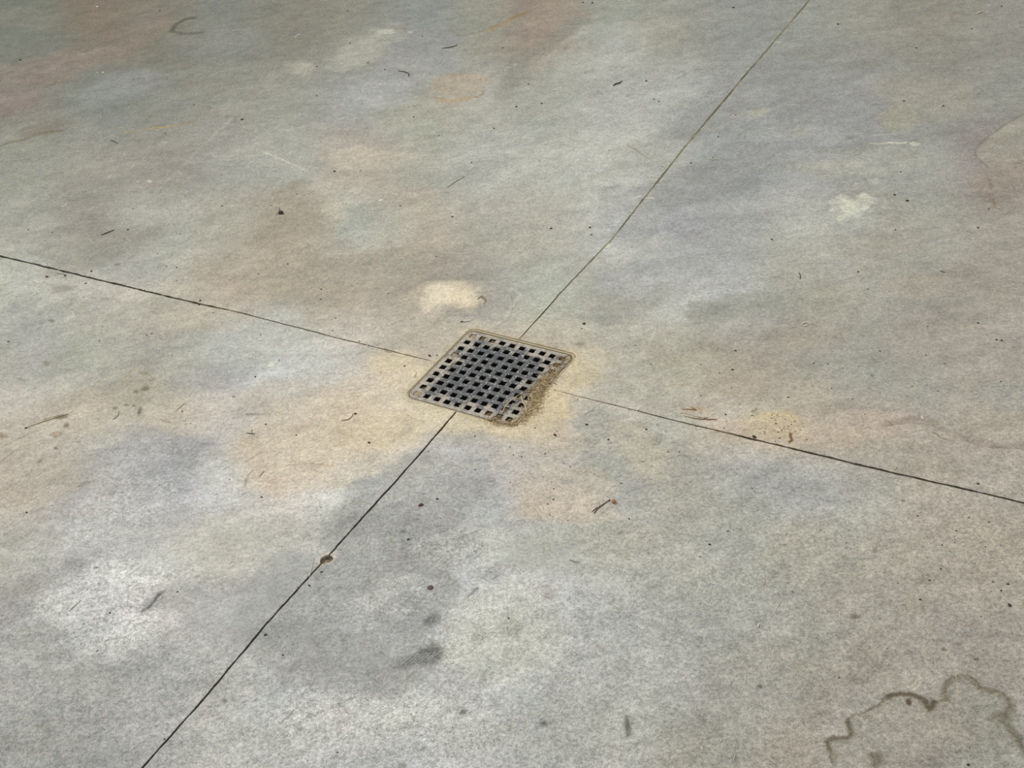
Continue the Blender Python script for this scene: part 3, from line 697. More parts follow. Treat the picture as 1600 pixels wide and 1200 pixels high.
# broad tone gain over the slab: per cent of the local colour
GAIN_TABLE = """
93,95,98 93,92,89 97,95,94 103,104,103 105,105,108 97,96,96 99,98,101 105,108,110 102,100,97 102,103,105 104,104,103 98,99,99 100,101,102 104,103,105 100,97,98 102,100,102
103,103,105 98,101,102 100,99,99 107,107,107 108,105,104 109,110,110 107,106,105 106,108,111 106,108,108 108,108,109 105,105,104 101,101,102 99,100,102 104,103,105 101,100,100 104,104,103
106,107,107 104,102,104 103,101,101 113,112,113 106,104,104 115,115,114 113,111,112 108,109,111 112,111,112 111,111,110 103,103,103 101,102,105 103,103,106 105,104,105 103,104,104 106,104,102
106,104,105 101,101,100 107,106,108 114,114,115 109,106,104 106,108,110 113,110,108 110,109,111 112,111,112 109,108,111 104,105,106 102,104,106 113,113,113 100,102,105 104,103,105 104,104,102
109,109,110 112,112,112 114,113,115 108,106,104 106,104,102 112,109,110 104,104,104 104,105,107 108,109,108 107,106,107 115,115,115 111,111,112 108,107,105 102,106,107 104,104,103 105,104,102
108,109,110 113,111,110 111,112,112 118,119,124 108,109,114 107,107,113 111,111,116 111,111,116 111,111,116 103,104,105 114,113,111 104,103,100 107,107,105 101,102,101 105,104,103 107,106,103
106,108,110 110,108,105 108,106,102 100,100,100 110,110,116 111,109,114 111,111,116 111,111,116 111,111,116 112,112,111 107,106,106 109,110,114 108,105,104 109,106,104 103,101,102 107,104,103
104,104,103 109,107,106 103,103,109 112,113,118 116,116,122 119,120,126 126,126,132 109,109,116 97,98,104 100,103,107 107,106,105 105,104,104 109,108,107 105,103,102 104,103,104 105,105,105
104,103,102 110,110,112 112,112,113 107,105,105 110,111,113 108,109,112 98,99,101 113,113,114 105,104,99 111,111,113 104,103,105 103,102,101 106,105,105 105,103,103 107,106,106 106,105,105
100,100,100 101,101,107 115,113,115 114,115,120 110,111,116 110,112,116 97,99,104 113,115,119 107,107,109 105,107,107 102,101,102 104,104,104 105,104,104 105,103,103 107,107,107 107,106,110
100,101,101 108,108,107 110,109,111 111,111,110 111,111,114 109,110,115 125,125,127 103,103,105 104,104,105 112,113,113 102,102,101 109,109,109 103,103,103 103,103,104 104,105,105 103,105,106
96,96,97 103,103,103 102,103,105 114,112,112 110,110,111 107,106,109 112,112,115 105,104,106 103,103,104 105,106,106 104,103,103 105,106,107 103,103,104 111,111,110 104,101,102 108,110,111
"""
GAIN = [[tuple(float(v) / 100 for v in c.split(',')) for c in r.split()] for r in GAIN_TABLE.strip().split('\n')]

def smooth(t): t = np.clip(t, 0, 1); return t * t * (3 - 2 * t)
def veil(t, fine=False):
    t = np.array(t, float); yellow = t[0] - t[2] >= 34 and t[0] > 178
    if not fine: t = t * (.78 if yellow else .62) + t.mean() * (.22 if yellow else .38) * np.array([1.012, 1.008, .95])
    return s2l(t) * (1.15 if yellow and not fine else 1.06)
def stamp(x, y, c, g, i, px, py, rx, ry, ang, rgb, amt, soft, rag, fine, grain):
    w, J = jac(px, py)
    R = 7.8 * max(rx, ry) / ppm(px, py)
    m = np.nonzero((np.abs(x - w[0]) < R) & (np.abs(y - w[1]) < R))[0]
    if not len(m): return
    X = x[m]; Y = y[m]; dx = X - w[0]; dy = Y - w[1]
    a = J[0, 0] * dx + J[0, 1] * dy; b = J[1, 0] * dx + J[1, 1] * dy
    t = math.radians(ang); ca, sa = math.cos(t), math.sin(t)
    a, b = (a * ca + b * sa) / rx, (-a * sa + b * ca) / ry
    size = max(rx, ry) / ppm(px, py)
    d = np.hypot(a, b) + rag * fbm(X, Y, 0.9 / size, 50 + i, 5, 0.65)
    k = smooth((1 + soft - d) / (2 * soft)) * amt
    tgt = np.array(rgb, float)
    c[m] += (veil(tgt, fine) - c[m]) * k[:, None]
    if grain is not None: g[m] += (grain - g[m]) * k
def stain_colour(x, y):
    c = spread(x, y, PTS)
    g = np.full(len(x), 0.45)
    # grainier slab towards the near side
    g = g + 0.25 * smooth((2.3 - y) / 0.7)
    for i, (px, py, rx, ry, ang, rgb, amt, soft, rag, fine, grain) in enumerate(BLOBS):
        if not fine: stamp(x, y, c, g, i, px, py, rx, ry, ang, rgb, min(.95, amt * 1.2), soft * .75, rag + .12, fine, grain)
    for i, (pts, rgb, amt, soft, rag, grain) in enumerate(REGIONS):
        P = np.array([(p.x, p.y) for p in (at(*q) for q in pts)])
        sc_ = ppm(*pts[0]); mg = (soft + rag) * 3 / sc_
        m = np.nonzero((x > P[:, 0].min() - mg) & (x < P[:, 0].max() + mg) & (y > P[:, 1].min() - mg) & (y < P[:, 1].max() + mg))[0]
        if not len(m): continue
        X = x[m]; Y = y[m]; r_ = rag / sc_
        fx = X + r_ * 1.3 * fbm(X, Y, .35 / r_, 600 + i, 5, .62); fy = Y + r_ * 1.6 * fbm(X, Y, .35 / r_, 700 + i, 5, .62)
        d = seg_dist(fx, fy, np.vstack([P, P[:1]])); d = np.where(in_poly(fx, fy, P), d, -d) * sc_
        k = smooth((d + soft) / (2 * soft)) * amt
        c[m] += (veil(rgb) - c[m]) * k[:, None]
        if grain is not None: g[m] += (grain - g[m]) * k
    for i, (px, py, rx, ry, ang, rgb, amt, soft, rag, fine, grain) in enumerate(BLOBS):
        if fine: stamp(x, y, c, g, i, px, py, rx, ry, ang, rgb, amt, soft, rag, fine, grain)
    for i, (pts, wpx, rgb, amt, soft, brk, fine) in enumerate(LINES):
        P = np.array([(p.x, p.y) for p in (at(*q) for q in pts)])
        mid = pts[len(pts) // 2]; w = wpx * 0.5 / ppm(*mid) * 1.25
        lo = P.min(0) - 4 * w; hi = P.max(0) + 4 * w
        m = np.nonzero((x > lo[0]) & (x < hi[0]) & (y > lo[1]) & (y < hi[1]))[0]
        if not len(m): continue
        X = x[m]; Y = y[m]
        d = seg_dist(X + w * 0.6 * fbm(X, Y, 0.15 / w, 200 + i, 2), Y + w * 0.6 * fbm(X, Y, 0.15 / w, 300 + i, 2), P) / w
        k = smooth((1 + soft - d) / (2 * soft)) * amt * np.clip(1 - brk * (0.6 + fbm(X, Y, 0.12 / w, 400 + i, 2)), 0, 1)
        c[m] += (s2l(rgb) - c[m]) * k[:, None]
    gp = [(*jac(50 + 100 * i, 50 + 100 * j), np.array(g_)) for j, r in enumerate(GAIN) for i, g_ in enumerate(r)]
    c *= spread(x, y, gp, 0.8)
    # dust swept against the frame
    u, v = to_g(x, y)
    sd = rrect_sd(u, v, REC, REC_R)
    k = np.exp(-np.maximum(sd, 0) / 0.35) * 0.65 * np.clip(0.8 + 0.5 * fbm(x, y, 60, 77, 3), 0, 1)
    c += (s2l((192, 177, 144)) - c) * k[:, None]
    # mottling of the cement itself
    a = 0.20; xs = x * math.cos(a) + y * math.sin(a); ys = -x * math.sin(a) + y * math.cos(a)
    xs = xs + 0.02 * fbm(x, y, 9, 95, 3); ys = ys + 0.02 * fbm(x, y, 9, 96, 3)
    st = fbm(xs * 0.45, ys, 13, 92, 5, 0.68)
    st2 = fbm(xs * 0.5, ys, 34, 93, 4, 0.7)
    rg = 1 - np.abs(fbm(xs * 0.5, ys, 11, 94, 4, 0.6)) * 4
    mott = 1 + 0.10 * st + 0.08 * st2 - 0.06 * smooth(rg) + 0.05 * fbm(x, y, 30, 90, 4, 0.6) + 0.015
    c = np.clip(c * mott[:, None], 0.005, 0.95)
    return c, np.clip(g, 0, 1)

# ------------------------------------------------------------------ floor: slab with sawn joints, a drain recess and a spall
MAT_FLOOR = concrete_material()
def build_floor():
    pts = []
    def grid(x0, x1, y0, y1, st, keep=None):
        gx = np.arange(x0, x1, st); gy = np.arange(y0, y1, st)
        X, Y = np.meshgrid(gx, gy); X = X.ravel(); Y = Y.ravel()
        X = X + rng.uniform(-.3, .3, X.size) * st; Y = Y + rng.uniform(-.3, .3, Y.size) * st
        if keep is not None:
            k = keep(X, Y); X = X[k]; Y = Y[k]
        return np.stack([X, Y], 1)
    def vis(X, Y, mar):                       # strip of floor the photo shows, with a margin
        t = (Y - 1.2) / (5.0 - 1.2)
        return (X > -0.95 - 0.8 * t - mar) & (X < 0.72 + 1.15 * t + mar) & (Y > 1.15 - mar) & (Y < 5.1 + mar)
    P = [grid(-1.9, 2.1, 1.0, 2.9, 0.0055, lambda X, Y: vis(X, Y, 0.05)),
         grid(-2.2, 2.4, 2.9, 5.3, 0.0085, lambda X, Y: vis(X, Y, 0.05)),
         grid(-4, 4, -0.5, 7.5, 0.06, lambda X, Y: ~vis(X, Y, 0.06)),
         grid(-9, 9, -3, 15, 0.5, lambda X, Y: ~((np.abs(X) < 4.2) & (Y > -0.7) & (Y < 7.7)))]
    for (px, py, rx, ry, ang, rgb, amt, soft, rag, fine, grain) in BLOBS:
        if not fine: continue
        w, J = jac(px, py); s = ppm(px, py); Ji = np.linalg.inv(J)
        k = 1.5; e = max(1.1, min(rx, ry) / 5)
        gx, gy = np.meshgrid(np.arange(-k * rx, k * rx, e), np.arange(-k * ry, k * ry, e))
        t = math.radians(ang); ca, sa = math.cos(t), math.sin(t)
        a = gx.ravel() * ca - gy.ravel() * sa; b = gx.ravel() * sa + gy.ravel() * ca
        P.append(np.stack([w[0] + Ji[0, 0] * a + Ji[0, 1] * b, w[1] + Ji[1, 0] * a + Ji[1, 1] * b], 1) + rng.uniform(-1, 1, (a.size, 2)) * 0.2 / s)
    for (pt, wpx, rgb, amt, soft, brk, fine) in LINES:
        if not fine: continue
        Q = np.array([(p.x, p.y) for p in (at(*q) for q in pt)])
        w = wpx * 0.5 / ppm(*pt[len(pt) // 2]) * 1.25
        for a, b in zip(Q[:-1], Q[1:]):
            L = np.linalg.norm(b - a); t = (b - a) / max(L, 1e-9); nn = np.array([-t[1], t[0]])
            for s in np.arange(0, L, max(0.0016, w * 0.8)):
                for o in (-1.9, -1.1, -0.4, 0.4, 1.1, 1.9):
                    P.append((a + t * (s + rng.uniform(-.3, .3) * w) + nn * o * w)[None])
    # ring of points round the recess and the spall
    for r in np.arange(-0.02, 0.9, 0.09):
        q = rrect_pts((REC[0] - r, REC[1] + r, REC[2] - r, REC[3] + r), [REC_R + r] * 4, 8, 0.12)
        if r > 0: P.append(np.array([(from_g(*p).x, from_g(*p).y) for p in q]) + rng.uniform(-1, 1, (len(q), 2)) * .0004)
    cc = CHIP.mean(0)
    for k in (0.2, 0.4, 0.6, 0.8, 1.15, 1.35):
        P.append(cc + (CHIP - cc) * k + rng.uniform(-1, 1, CHIP.shape) * .0002)
    P = np.concatenate(P)
    P = P[(P[:, 1] > -3) & (P[:, 1] < 15) & (np.abs(P[:, 0]) < 9)]
    x, y = P[:, 0], P[:, 1]
    # keep loose points away from the constrained edges
    ok = np.ones(len(P), bool)
    for name in ARM_D:
        sd, _ = arm_sd(name, x, y); ok &= np.abs(sd) > 0.0009
    u, v = to_g(x, y); rs = rrect_sd(u, v, REC, REC_R); ok &= rs > 0.03
    P = P[ok]
    verts = [Vector((a, b)) for a, b in P]
    edges = []
    def poly(Q, closed=False):
        s = len(verts); verts.extend(Vector((float(a), float(b))) for a, b in Q)
        for i in range(len(Q) - 1): edges.append((s + i, s + i + 1))
        if closed: edges.append((s + len(Q) - 1, s))
    for D in ARM_D.values():
        poly(D['L']); poly(D['R'])
    rec = [from_g(*p) for p in rrect_pts(REC, [REC_R, REC_R, 0.85, REC_R], 10, 0.2)]
    rec = [p + Vector((rng.uniform(-1, 1) * .0003, rng.uniform(-1, 1) * .0003, 0)) for p in rec]
    recA = np.array([(p.x, p.y) for p in rec])
    poly(recA, True)
    poly(CHIP, True)
    vo, eo, fo, _, _, _ = delaunay_2d_cdt(verts, edges, [], 0, 1e-7, False)
    V = np.array([(p[0], p[1]) for p in vo]); F = np.array([f for f in fo if len(f) == 3])
    cx = V[F].mean(1); x, y = cx[:, 0].copy(), cx[:, 1].copy()
    pit = in_poly(x, y, recA)
    chip = in_poly(x, y, CHIP) & ~pit
    groove = np.zeros(len(F), int)
    for gi, name in enumerate(ARM_D, 1):
        sd, _ = arm_sd(name, x, y); groove[(sd < 0) & ~pit & ~chip] = gi
    kind = np.where(pit, -1, np.where(chip, 9, groove))
    top = kind == 0; low = kind > 0
    # orientation
    A = V[F[:, 1]] - V[F[:, 0]]; B = V[F[:, 2]] - V[F[:, 0]]
    flip = (A[:, 0] * B[:, 1] - A[:, 1] * B[:, 0]) < 0
    F[flip] = F[flip][:, ::-1]
    n = len(V)
    c_top, g_top = stain_colour(V[:, 0].copy(), V[:, 1].copy())
    # sunken copy of the joint and spall vertices
    z = np.full(n, -0.003); c_low = np.tile(s2l(DIRT_D), (n, 1))
    lowv = np.unique(F[low])
    lx, ly = V[lowv, 0], V[lowv, 1]
    zz = np.zeros(len(lowv)); cc_ = np.zeros((len(lowv), 3))
    for name in ARM_D:
        sd, ss = arm_sd(name, lx, ly); m = sd < 0.0004
        hw, dp, col = prof(name, ss)
        fill = np.clip(0.75 + 0.5 * fbm(ss, ss * 0 + sum(map(ord, name)), 18, 5, 3), 0.15, 1.2)
        zz = np.where(m, -dp * fill, zz)
        k = np.clip(1.25 - fill, 0, 1)[:, None]
        cc_ = np.where(m[:, None], s2l(col) * (1 + 1.2 * k), cc_)
    inch = seg_dist(lx, ly, np.vstack([CHIP, CHIP[:1]])); ic = in_poly(lx, ly, CHIP) | (inch < 0.0003)
    zz = np.where(ic, -0.0075 - 0.002 * fbm(lx, ly, 200, 8, 3), zz)
    cc_ = np.where(ic[:, None], s2l((138, 128, 108)) * (1 + 0.3 * fbm(lx, ly, 260, 9, 3))[:, None], cc_)
    z[lowv] = np.where(zz == 0, -0.002, zz); c_low[lowv] = cc_
    # edges between levels
    def eset(mask):
        f = F[mask]; e = np.concatenate([f[:, [0, 1]], f[:, [1, 2]], f[:, [2, 0]]]); return e
    te = eset(top); le = eset(low)
    key = lambda e: e[:, 0].astype(np.int64) * (n + 1) + e[:, 1]
    lk = set(key(le).tolist()); rev = te[:, 1].astype(np.int64) * (n + 1) + te[:, 0]
    wall_low = te[np.array([k in lk for k in rev.tolist()])]
    pe = eset(pit); pk = set(key(pe).tolist())
    wall_pit = te[np.array([k in pk for k in rev.tolist()])]
    wall_pit_low = le[np.array([k in pk for k in (le[:, 1].astype(np.int64) * (n + 1) + le[:, 0]).tolist()])]
    coords = np.zeros((3 * n, 3)); coords[:n, :2] = V; coords[n:2 * n, :2] = V; coords[2 * n:, :2] = V
    roll = 0.0
    coords[:n, 2] = 0.0; coords[n:2 * n, 2] = z; coords[2 * n:, 2] = -0.32
    faces = [tuple(f) for f in F[top].tolist()] + [tuple(k + n for k in f) for f in F[low].tolist()] + [tuple(k + 2 * n for k in f) for f in F[pit].tolist()]
    for a, b in wall_low.tolist(): faces.append((b, a, a + n, b + n))
    for a, b in wall_pit.tolist(): faces.append((b, a, a + 2 * n, b + 2 * n))
    for a, b in wall_pit_low.tolist(): faces.append((b + n, a + n, a + 2 * n, b + 2 * n))
    cols = np.concatenate([c_top, c_low, np.tile(s2l((30, 28, 24)), (n, 1))])  # pit faces near black: the dark under the grate put into the colour
    gr = np.concatenate([g_top, np.full(n, .6), np.full(n, .3)])
    used = np.zeros(3 * n, bool)
    for f in faces: used[list(f)] = True
    remap = np.cumsum(used) - 1
    me = bpy.data.meshes.new('floor')
    me.from_pydata(coords[used].tolist(), [], [tuple(int(remap[k]) for k in f) for f in faces])
    me.update()
    ca = me.color_attributes.new('stain', 'FLOAT_COLOR', 'POINT')
    ca.data.foreach_set('color', np.concatenate([cols[used], np.ones((used.sum(), 1))], 1).astype(np.float32).ravel())
    ga = me.attributes.new('grain', 'FLOAT', 'POINT'); ga.data.foreach_set('value', gr[used].astype(np.float32))
    o = link('floor', me, MAT_FLOOR); o['kind'] = 'structure'
    print('floor verts', len(me.vertices))
    return o
floor = build_floor()

# ------------------------------------------------------------------ drain frame (embedded angle iron) and grate
def prism_between(outer, inner, z0, z1):      # ring between two loops of equal length
    n = len(outer); vs = [(*p, z1) for p in outer] + [(*p, z1) for p in inner] + [(*p, z0) for p in inner] + [(*p, z0) for p in outer]
    fs = []
    for i in range(n):
        j = (i + 1) % n
        for k in range(4):
            a, b = k * n, ((k + 1) % 4) * n
            fs.append((a + i, a + j, b + j, b + i))
    return vs, fs
def mesh(name, vs, fs, smooth_=False):
    me = bpy.data.meshes.new(name); me.from_pydata(vs, [], fs); me.update()
    bm = bmesh.new(); bm.from_mesh(me); bmesh.ops.recalc_face_normals(bm, faces=bm.faces); bm.to_mesh(me); bm.free()
    if smooth_:
        for p in me.polygons: p.use_smooth = True
    return me

def iron_material(name, dusty):
    m, n, l, b = new_mat(name)
    geo = n.new('ShaderNodeTexCoord').outputs['Object']
    sx = n.new('ShaderNodeSeparateXYZ'); l.new(geo, sx.inputs[0])
    ax = math_(n, l, 'ABSOLUTE', sx.outputs[0]); ay = math_(n, l, 'ABSOLUTE', sx.outputs[1])
    mx = math_(n, l, 'MAXIMUM', ax, ay)
    warp = maprange(n, l, noise(n, l, geo, 22, 4, 0.6).outputs['Fac'], 0.3, 0.7, -0.035, 0.035)
    edge = maprange(n, l, math_(n, l, 'ADD', mx, warp), 0.055, 0.135, 0.0, 1.0, True)
    n2 = noise(n, l, geo, 260, 5, 0.7, 0.5).outputs['Fac']
    n3 = noise(n, l, geo, 75, 5, 0.65, 0.6).outputs['Fac']
    base = mixc(n, l, maprange(n, l, n2, 0.3, 0.7, 0, 1), tuple(s2l((62, 65, 68))), tuple(s2l((102, 104, 105))))
    chalk = mixc(n, l, maprange(n, l, n3, 0.3, 0.7, 0, 1), tuple(s2l((146, 142, 133))), tuple(s2l((204, 192, 172))))
    thr = math_(n, l, 'ADD', math_(n, l, 'MULTIPLY', edge, 0.34), math_(n, l, 'MULTIPLY', math_(n, l, 'ADD', n2, n3), 0.5))
    k1 = maprange(n, l, thr, 0.57, 0.78, 0.0, 0.92, True)
    c = mixc(n, l, k1, base, chalk)
    # white crust flecks
    nf = noise(n, l, geo, 170, 3, 0.7, 1.0).outputs['Fac']
    k2 = maprange(n, l, nf, 0.57, 0.64, 0.0, 0.85, True)
    c = mixc(n, l, k2, c, tuple(s2l((206, 206, 200))))
    # rust near the rim
    nr = noise(n, l, geo, 55, 3, 0.6).outputs['Fac']
    k3 = math_(n, l, 'MULTIPLY', maprange(n, l, nr, 0.60, 0.72, 0.0, 0.5, True), edge)
    c = mixc(n, l, k3, c, tuple(s2l((128, 100, 80))))
    if dusty:
        nd = noise(n, l, geo, 40, 4, 0.6).outputs['Fac']
        c = mixc(n, l, maprange(n, l, nd, 0.25, 0.5, 0.3, 0.95), c, tuple(s2l((190, 174, 138))))
    l.new(c, b.inputs['Base Color'])
    b.inputs['Metallic'].default_value = 0.0
    l.new(maprange(n, l, k1, 0, 1, 0.45, 0.85), b.inputs['Roughness'])
    bp = n.new('ShaderNodeBump'); bp.inputs['Strength'].default_value = 0.6; bp.inputs['Distance'].default_value = 0.001
    l.new(math_(n, l, 'ADD', n2, n3), bp.inputs['Height']); l.new(bp.outputs[0], b.inputs['Normal'])
    return m
MAT_IRON = iron_material('cast_iron_grate', False)
MAT_FRAME = iron_material('dusty_frame_iron', True)
MAT_HOLE_SHADE = simple_mat('hole_shade_iron', (40, 38, 36), (58, 54, 48), 300, 0.7, 0.3, 0.5)  # darker iron for the hole walls, their shade put into the colour
GM = Matrix.Translation((GC[0], GC[1], 0)) @ Matrix.Rotation(GROT, 4, 'Z')

drain = bpy.data.objects.new('floor_drain', None); COL.objects.link(drain)
drain.location = (GC[0], GC[1], 0); drain.rotation_euler = (0, 0, GROT); drain.empty_display_size = 0.1
tag(drain, 'square iron floor drain with square holes, set where the slab joints cross', 'drain')
def build_frame():
    ob = (REC[0] + .05, REC[1] - .05, REC[2] + .05, REC[3] - .05)
    ib = (REC[0] + .12, REC[1] - .24, REC[2] + .13, REC[3] - .24)
    O = rrect_pts(ob, [REC_R - .05] * 4, 8, 99); I = rrect_pts(ib, [.6, .66, .8, .8], 8, 99)
    sc = lambda L: [(a * PITCH, b * PITCH) for a, b in L]
    vs, fs = prism_between(sc(O), sc(I), -0.016, -0.0008)
    me = mesh('frame', vs, fs)
    o = link('frame', me, MAT_FRAME, drain)
    mod = o.modifiers.new('bevel', 'BEVEL'); mod.width = 0.0005; mod.segments = 2
    o['label'] = 'dusty tan iron frame flush with the concrete'
    ledge_o = rrect_pts((REC[0] + .06, REC[1] - .06, REC[2] + .06, REC[3] - .06), [.6] * 4, 8, 99)
    ledge_i = rrect_pts((REC[0] + .85, REC[1] - 1.0, REC[2] + .85, REC[3] - 1.0), [.3] * 4, 8, 99)
    vs, fs = prism_between(sc(ledge_o), sc(ledge_i), -0.021, -0.0165)
    link('ledge', mesh('ledge', vs, fs), MAT_FRAME, o)
    return o
build_frame()

def build_grate():
    HP = 0.285                                 # half hole in pitches
    box = (-5.16, 5.18, -5.18, 5.14)
    out = rrect_pts(box, [.62, .62, .72, .98], 10, 0.3)
    verts = []; edges = []; loops = []
    def poly(Q):
        s = len(verts); verts.extend(Vector(p) for p in Q)
        for i in range(len(Q)): edges.append((s + i, s + (i + 1) % len(Q)))
    poly(out)
    holes = []
    for j in range(10):
        for i in range(10):
            cu, cv = i - 4.5, 4.5 - j
            h = HP * random.uniform(.94, 1.06); k = HP * random.uniform(.92, 1.04)
            cu += random.uniform(-.015, .015); cv += random.uniform(-.015, .015)
            loop = []
            for (sx, sy, a0) in ((1, 1, 0), (-1, 1, 90), (-1, -1, 180), (1, -1, 270)):
                r = .05
                for a in (0, 45, 90):
                    t = math.radians(a0 + a)
                    loop.append((cu + sx * (h - r) + r * math.cos(t), cv + sy * (k - r) + r * math.sin(t)))
            holes.append((cu, cv, loop))
            poly([(cu + (x - cu) * 1.13, cv + (y - cv) * 1.13) for x, y in loop])
    vo, eo, fo, _, _, _ = delaunay_2d_cdt(verts, edges, [], 1, 1e-7, False)
    V = np.array([(p[0], p[1]) for p in vo])
    bm = bmesh.new()
    bv = [bm.verts.new((a * PITCH, b * PITCH, 0)) for a, b in V]
    for f in fo:
        c = V[list(f)].mean(0)
        i = round(c[0] + 4.5); j = round(4.5 - c[1])
        if 0 <= i < 10 and 0 <= j < 10:
            hc = holes[j * 10 + i]
            if abs(c[0] - hc[0]) < HP * 1.0 and abs(c[1] - hc[1]) < HP * 1.0 and all((int(k) >= len(out)) for k in f):
                L = [(hc[0] + (x - hc[0]) * 1.13, hc[1] + (y - hc[1]) * 1.13) for x, y in hc[2]]
                if in_poly(np.array([c[0]]), np.array([c[1]]), L)[0]: continue
        try: bm.faces.new([bv[k] for k in f])
        except ValueError: pass
    bmesh.ops.dissolve_limit(bm, angle_limit=0.01, verts=[], edges=[])
    # chamfer + tapering walls of each hole, skirt of the plate
    def ring(L, z): return [bm.verts.new((x * PITCH, y * PITCH, z)) for x, y in L]
    def band(A, B):
        for i in range(len(A)):
            j = (i + 1) % len(A); bm.faces.new((A[i], A[j], B[j], B[i]))
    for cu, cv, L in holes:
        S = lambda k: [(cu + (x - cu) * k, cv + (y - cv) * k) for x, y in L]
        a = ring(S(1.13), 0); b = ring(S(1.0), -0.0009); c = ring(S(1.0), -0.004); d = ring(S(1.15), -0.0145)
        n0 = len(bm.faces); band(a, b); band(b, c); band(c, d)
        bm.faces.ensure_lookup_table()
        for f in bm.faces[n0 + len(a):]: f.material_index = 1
    a = ring(out, 0); b = ring([(x * 1.003, y * 1.003) for x, y in out], -0.0007); c = ring([(x * .998, y * .998) for x, y in out], -0.0145)
    band(a, b); band(b, c)
    bmesh.ops.remove_doubles(bm, verts=bm.verts, dist=2e-6)
    bmesh.ops.recalc_face_normals(bm, faces=bm.faces)
    me = bpy.data.meshes.new('grate'); bm.to_mesh(me); bm.free()
    o = link('grate', me, MAT_IRON, drain); me.materials.append(MAT_HOLE_SHADE)
    o.location = (0, 0, -0.0006); o['label'] = 'grey iron grate crusted white, with square holes'
    return o
grate = build_grate()

# ------------------------------------------------------------------ loose things
M_STRAW = attr_mat('dry_straw')
M_CRUMB = simple_mat('dark_grit', (44, 39, 32), (84, 74, 60), 500)
M_TAN = simple_mat('packed_sand', (150, 132, 98), (196, 178, 142), 500, 0.9, 0.2, 0.8)
M_SOIL = simple_mat('dirt_clod', (84, 68, 50), (140, 118, 88), 400, 0.9, 0.2, 0.8)
M_WHITE = simple_mat('chalky_white', (206, 202, 184), (232, 228, 212), 300, 0.8, 0.3, 0.5)
M_RED = simple_mat('red_brown_husk', (70, 30, 22), (108, 52, 38), 400, 0.5, 0.4, 0.4)
M_ORANGE = simple_mat('orange_husk', (160, 106, 58), (196, 142, 84), 400, 0.5, 0.4, 0.4)
def splat_mesh(name, seed):
    r = random.Random(seed); bm = bmesh.new(); n = 22
    rad = [r.uniform(.25, 1.0) ** .8 for _ in range(n)]
    lo = [bm.verts.new((math.cos(2 * math.pi * i / n) * rad[i], math.sin(2 * math.pi * i / n) * rad[i], 0)) for i in range(n)]
    mi = [bm.verts.new((v.co.x * .72, v.co.y * .72, r.uniform(.3, 1.0))) for v in lo]
    ce = bm.verts.new((0, 0, r.uniform(.7, 1.1)))
    for i in range(n):
        j = (i + 1) % n; bm.faces.new((lo[i], lo[j], mi[j], mi[i])); bm.faces.new((mi[i], mi[j], ce))
    bm.faces.new(lo[::-1])
    me = bpy.data.meshes.new(name); bm.to_mesh(me); bm.free(); return me
M_GREY = simple_mat('grey_gravel', (110, 106, 98), (150, 146, 136), 300, 0.8, 0.3, 0.5)

def lump_mesh(name, seed, sub=2, amp=0.25, flat=0.6):
    r = random.Random(seed); bm = bmesh.new()
    bmesh.ops.create_icosphere(bm, subdivisions=sub, radius=1.0)
    off = [Vector((r.uniform(-1, 1), r.uniform(-1, 1), r.uniform(-1, 1))).normalized() for _ in range(7)]
    am = [r.uniform(-amp, amp) for _ in off]
    for v in bm.verts:
        n = v.co.normalized(); k = 1 + sum(a * max(0, n.dot(o)) ** 2 for a, o in zip(am, off))
        v.co = n * k; v.co.z = v.co.z * flat
    zm = min(v.co.z for v in bm.verts)
    for v in bm.verts: v.co.z -= zm * 0.94
    me = bpy.data.meshes.new(name); bm.to_mesh(me); bm.free()
    for p in me.polygons: p.use_smooth = True
    return me
def tube_bm(bm, P, R, seg=6, layer=None, col=None):
    rings = []
    n = len(P)
    for i, p in enumerate(P):
        t = (P[min(i + 1, n - 1)] - P[max(i - 1, 0)]).normalized()
        s = t.cross(Vector((0, 0, 1)))
        s = s.normalized() if s.length > 1e-4 else Vector((1, 0, 0)); q = s.cross(t)
        rings.append([bm.verts.new(p + (s * math.cos(a) + q * math.sin(a)) * R[i]) for a in (2 * math.pi * k / seg for k in range(seg))])
    fs = []
    for a, b in zip(rings[:-1], rings[1:]):
        for k in range(seg): fs.append(bm.faces.new((a[k], a[(k + 1) % seg], b[(k + 1) % seg], b[k])))
    fs.append(bm.faces.new(rings[0][::-1])); fs.append(bm.faces.new(rings[-1]))
    if layer is not None:
        for f in fs:
            f.smooth = True
            for lp in f.loops: lp[layer] = (*col, 1)
def catmull(P, k=5):
    if len(P) < 3: return P[:1] + [P[0].lerp(P[-1], t / k) for t in range(1, k + 1)]
    Q = [P[0] * 2 - P[1]] + P + [P[-1] * 2 - P[-2]]; out = []
    for i in range(1, len(Q) - 2):
        a, b, c, d = Q[i - 1:i + 3]
        for j in range(k):
            t = j / k
            out.append(0.5 * ((2 * b) + (c - a) * t + (2 * a - 5 * b + 4 * c - d) * t * t + (3 * b - a - 3 * c + d) * t ** 3))
    out.append(P[-1]); return out
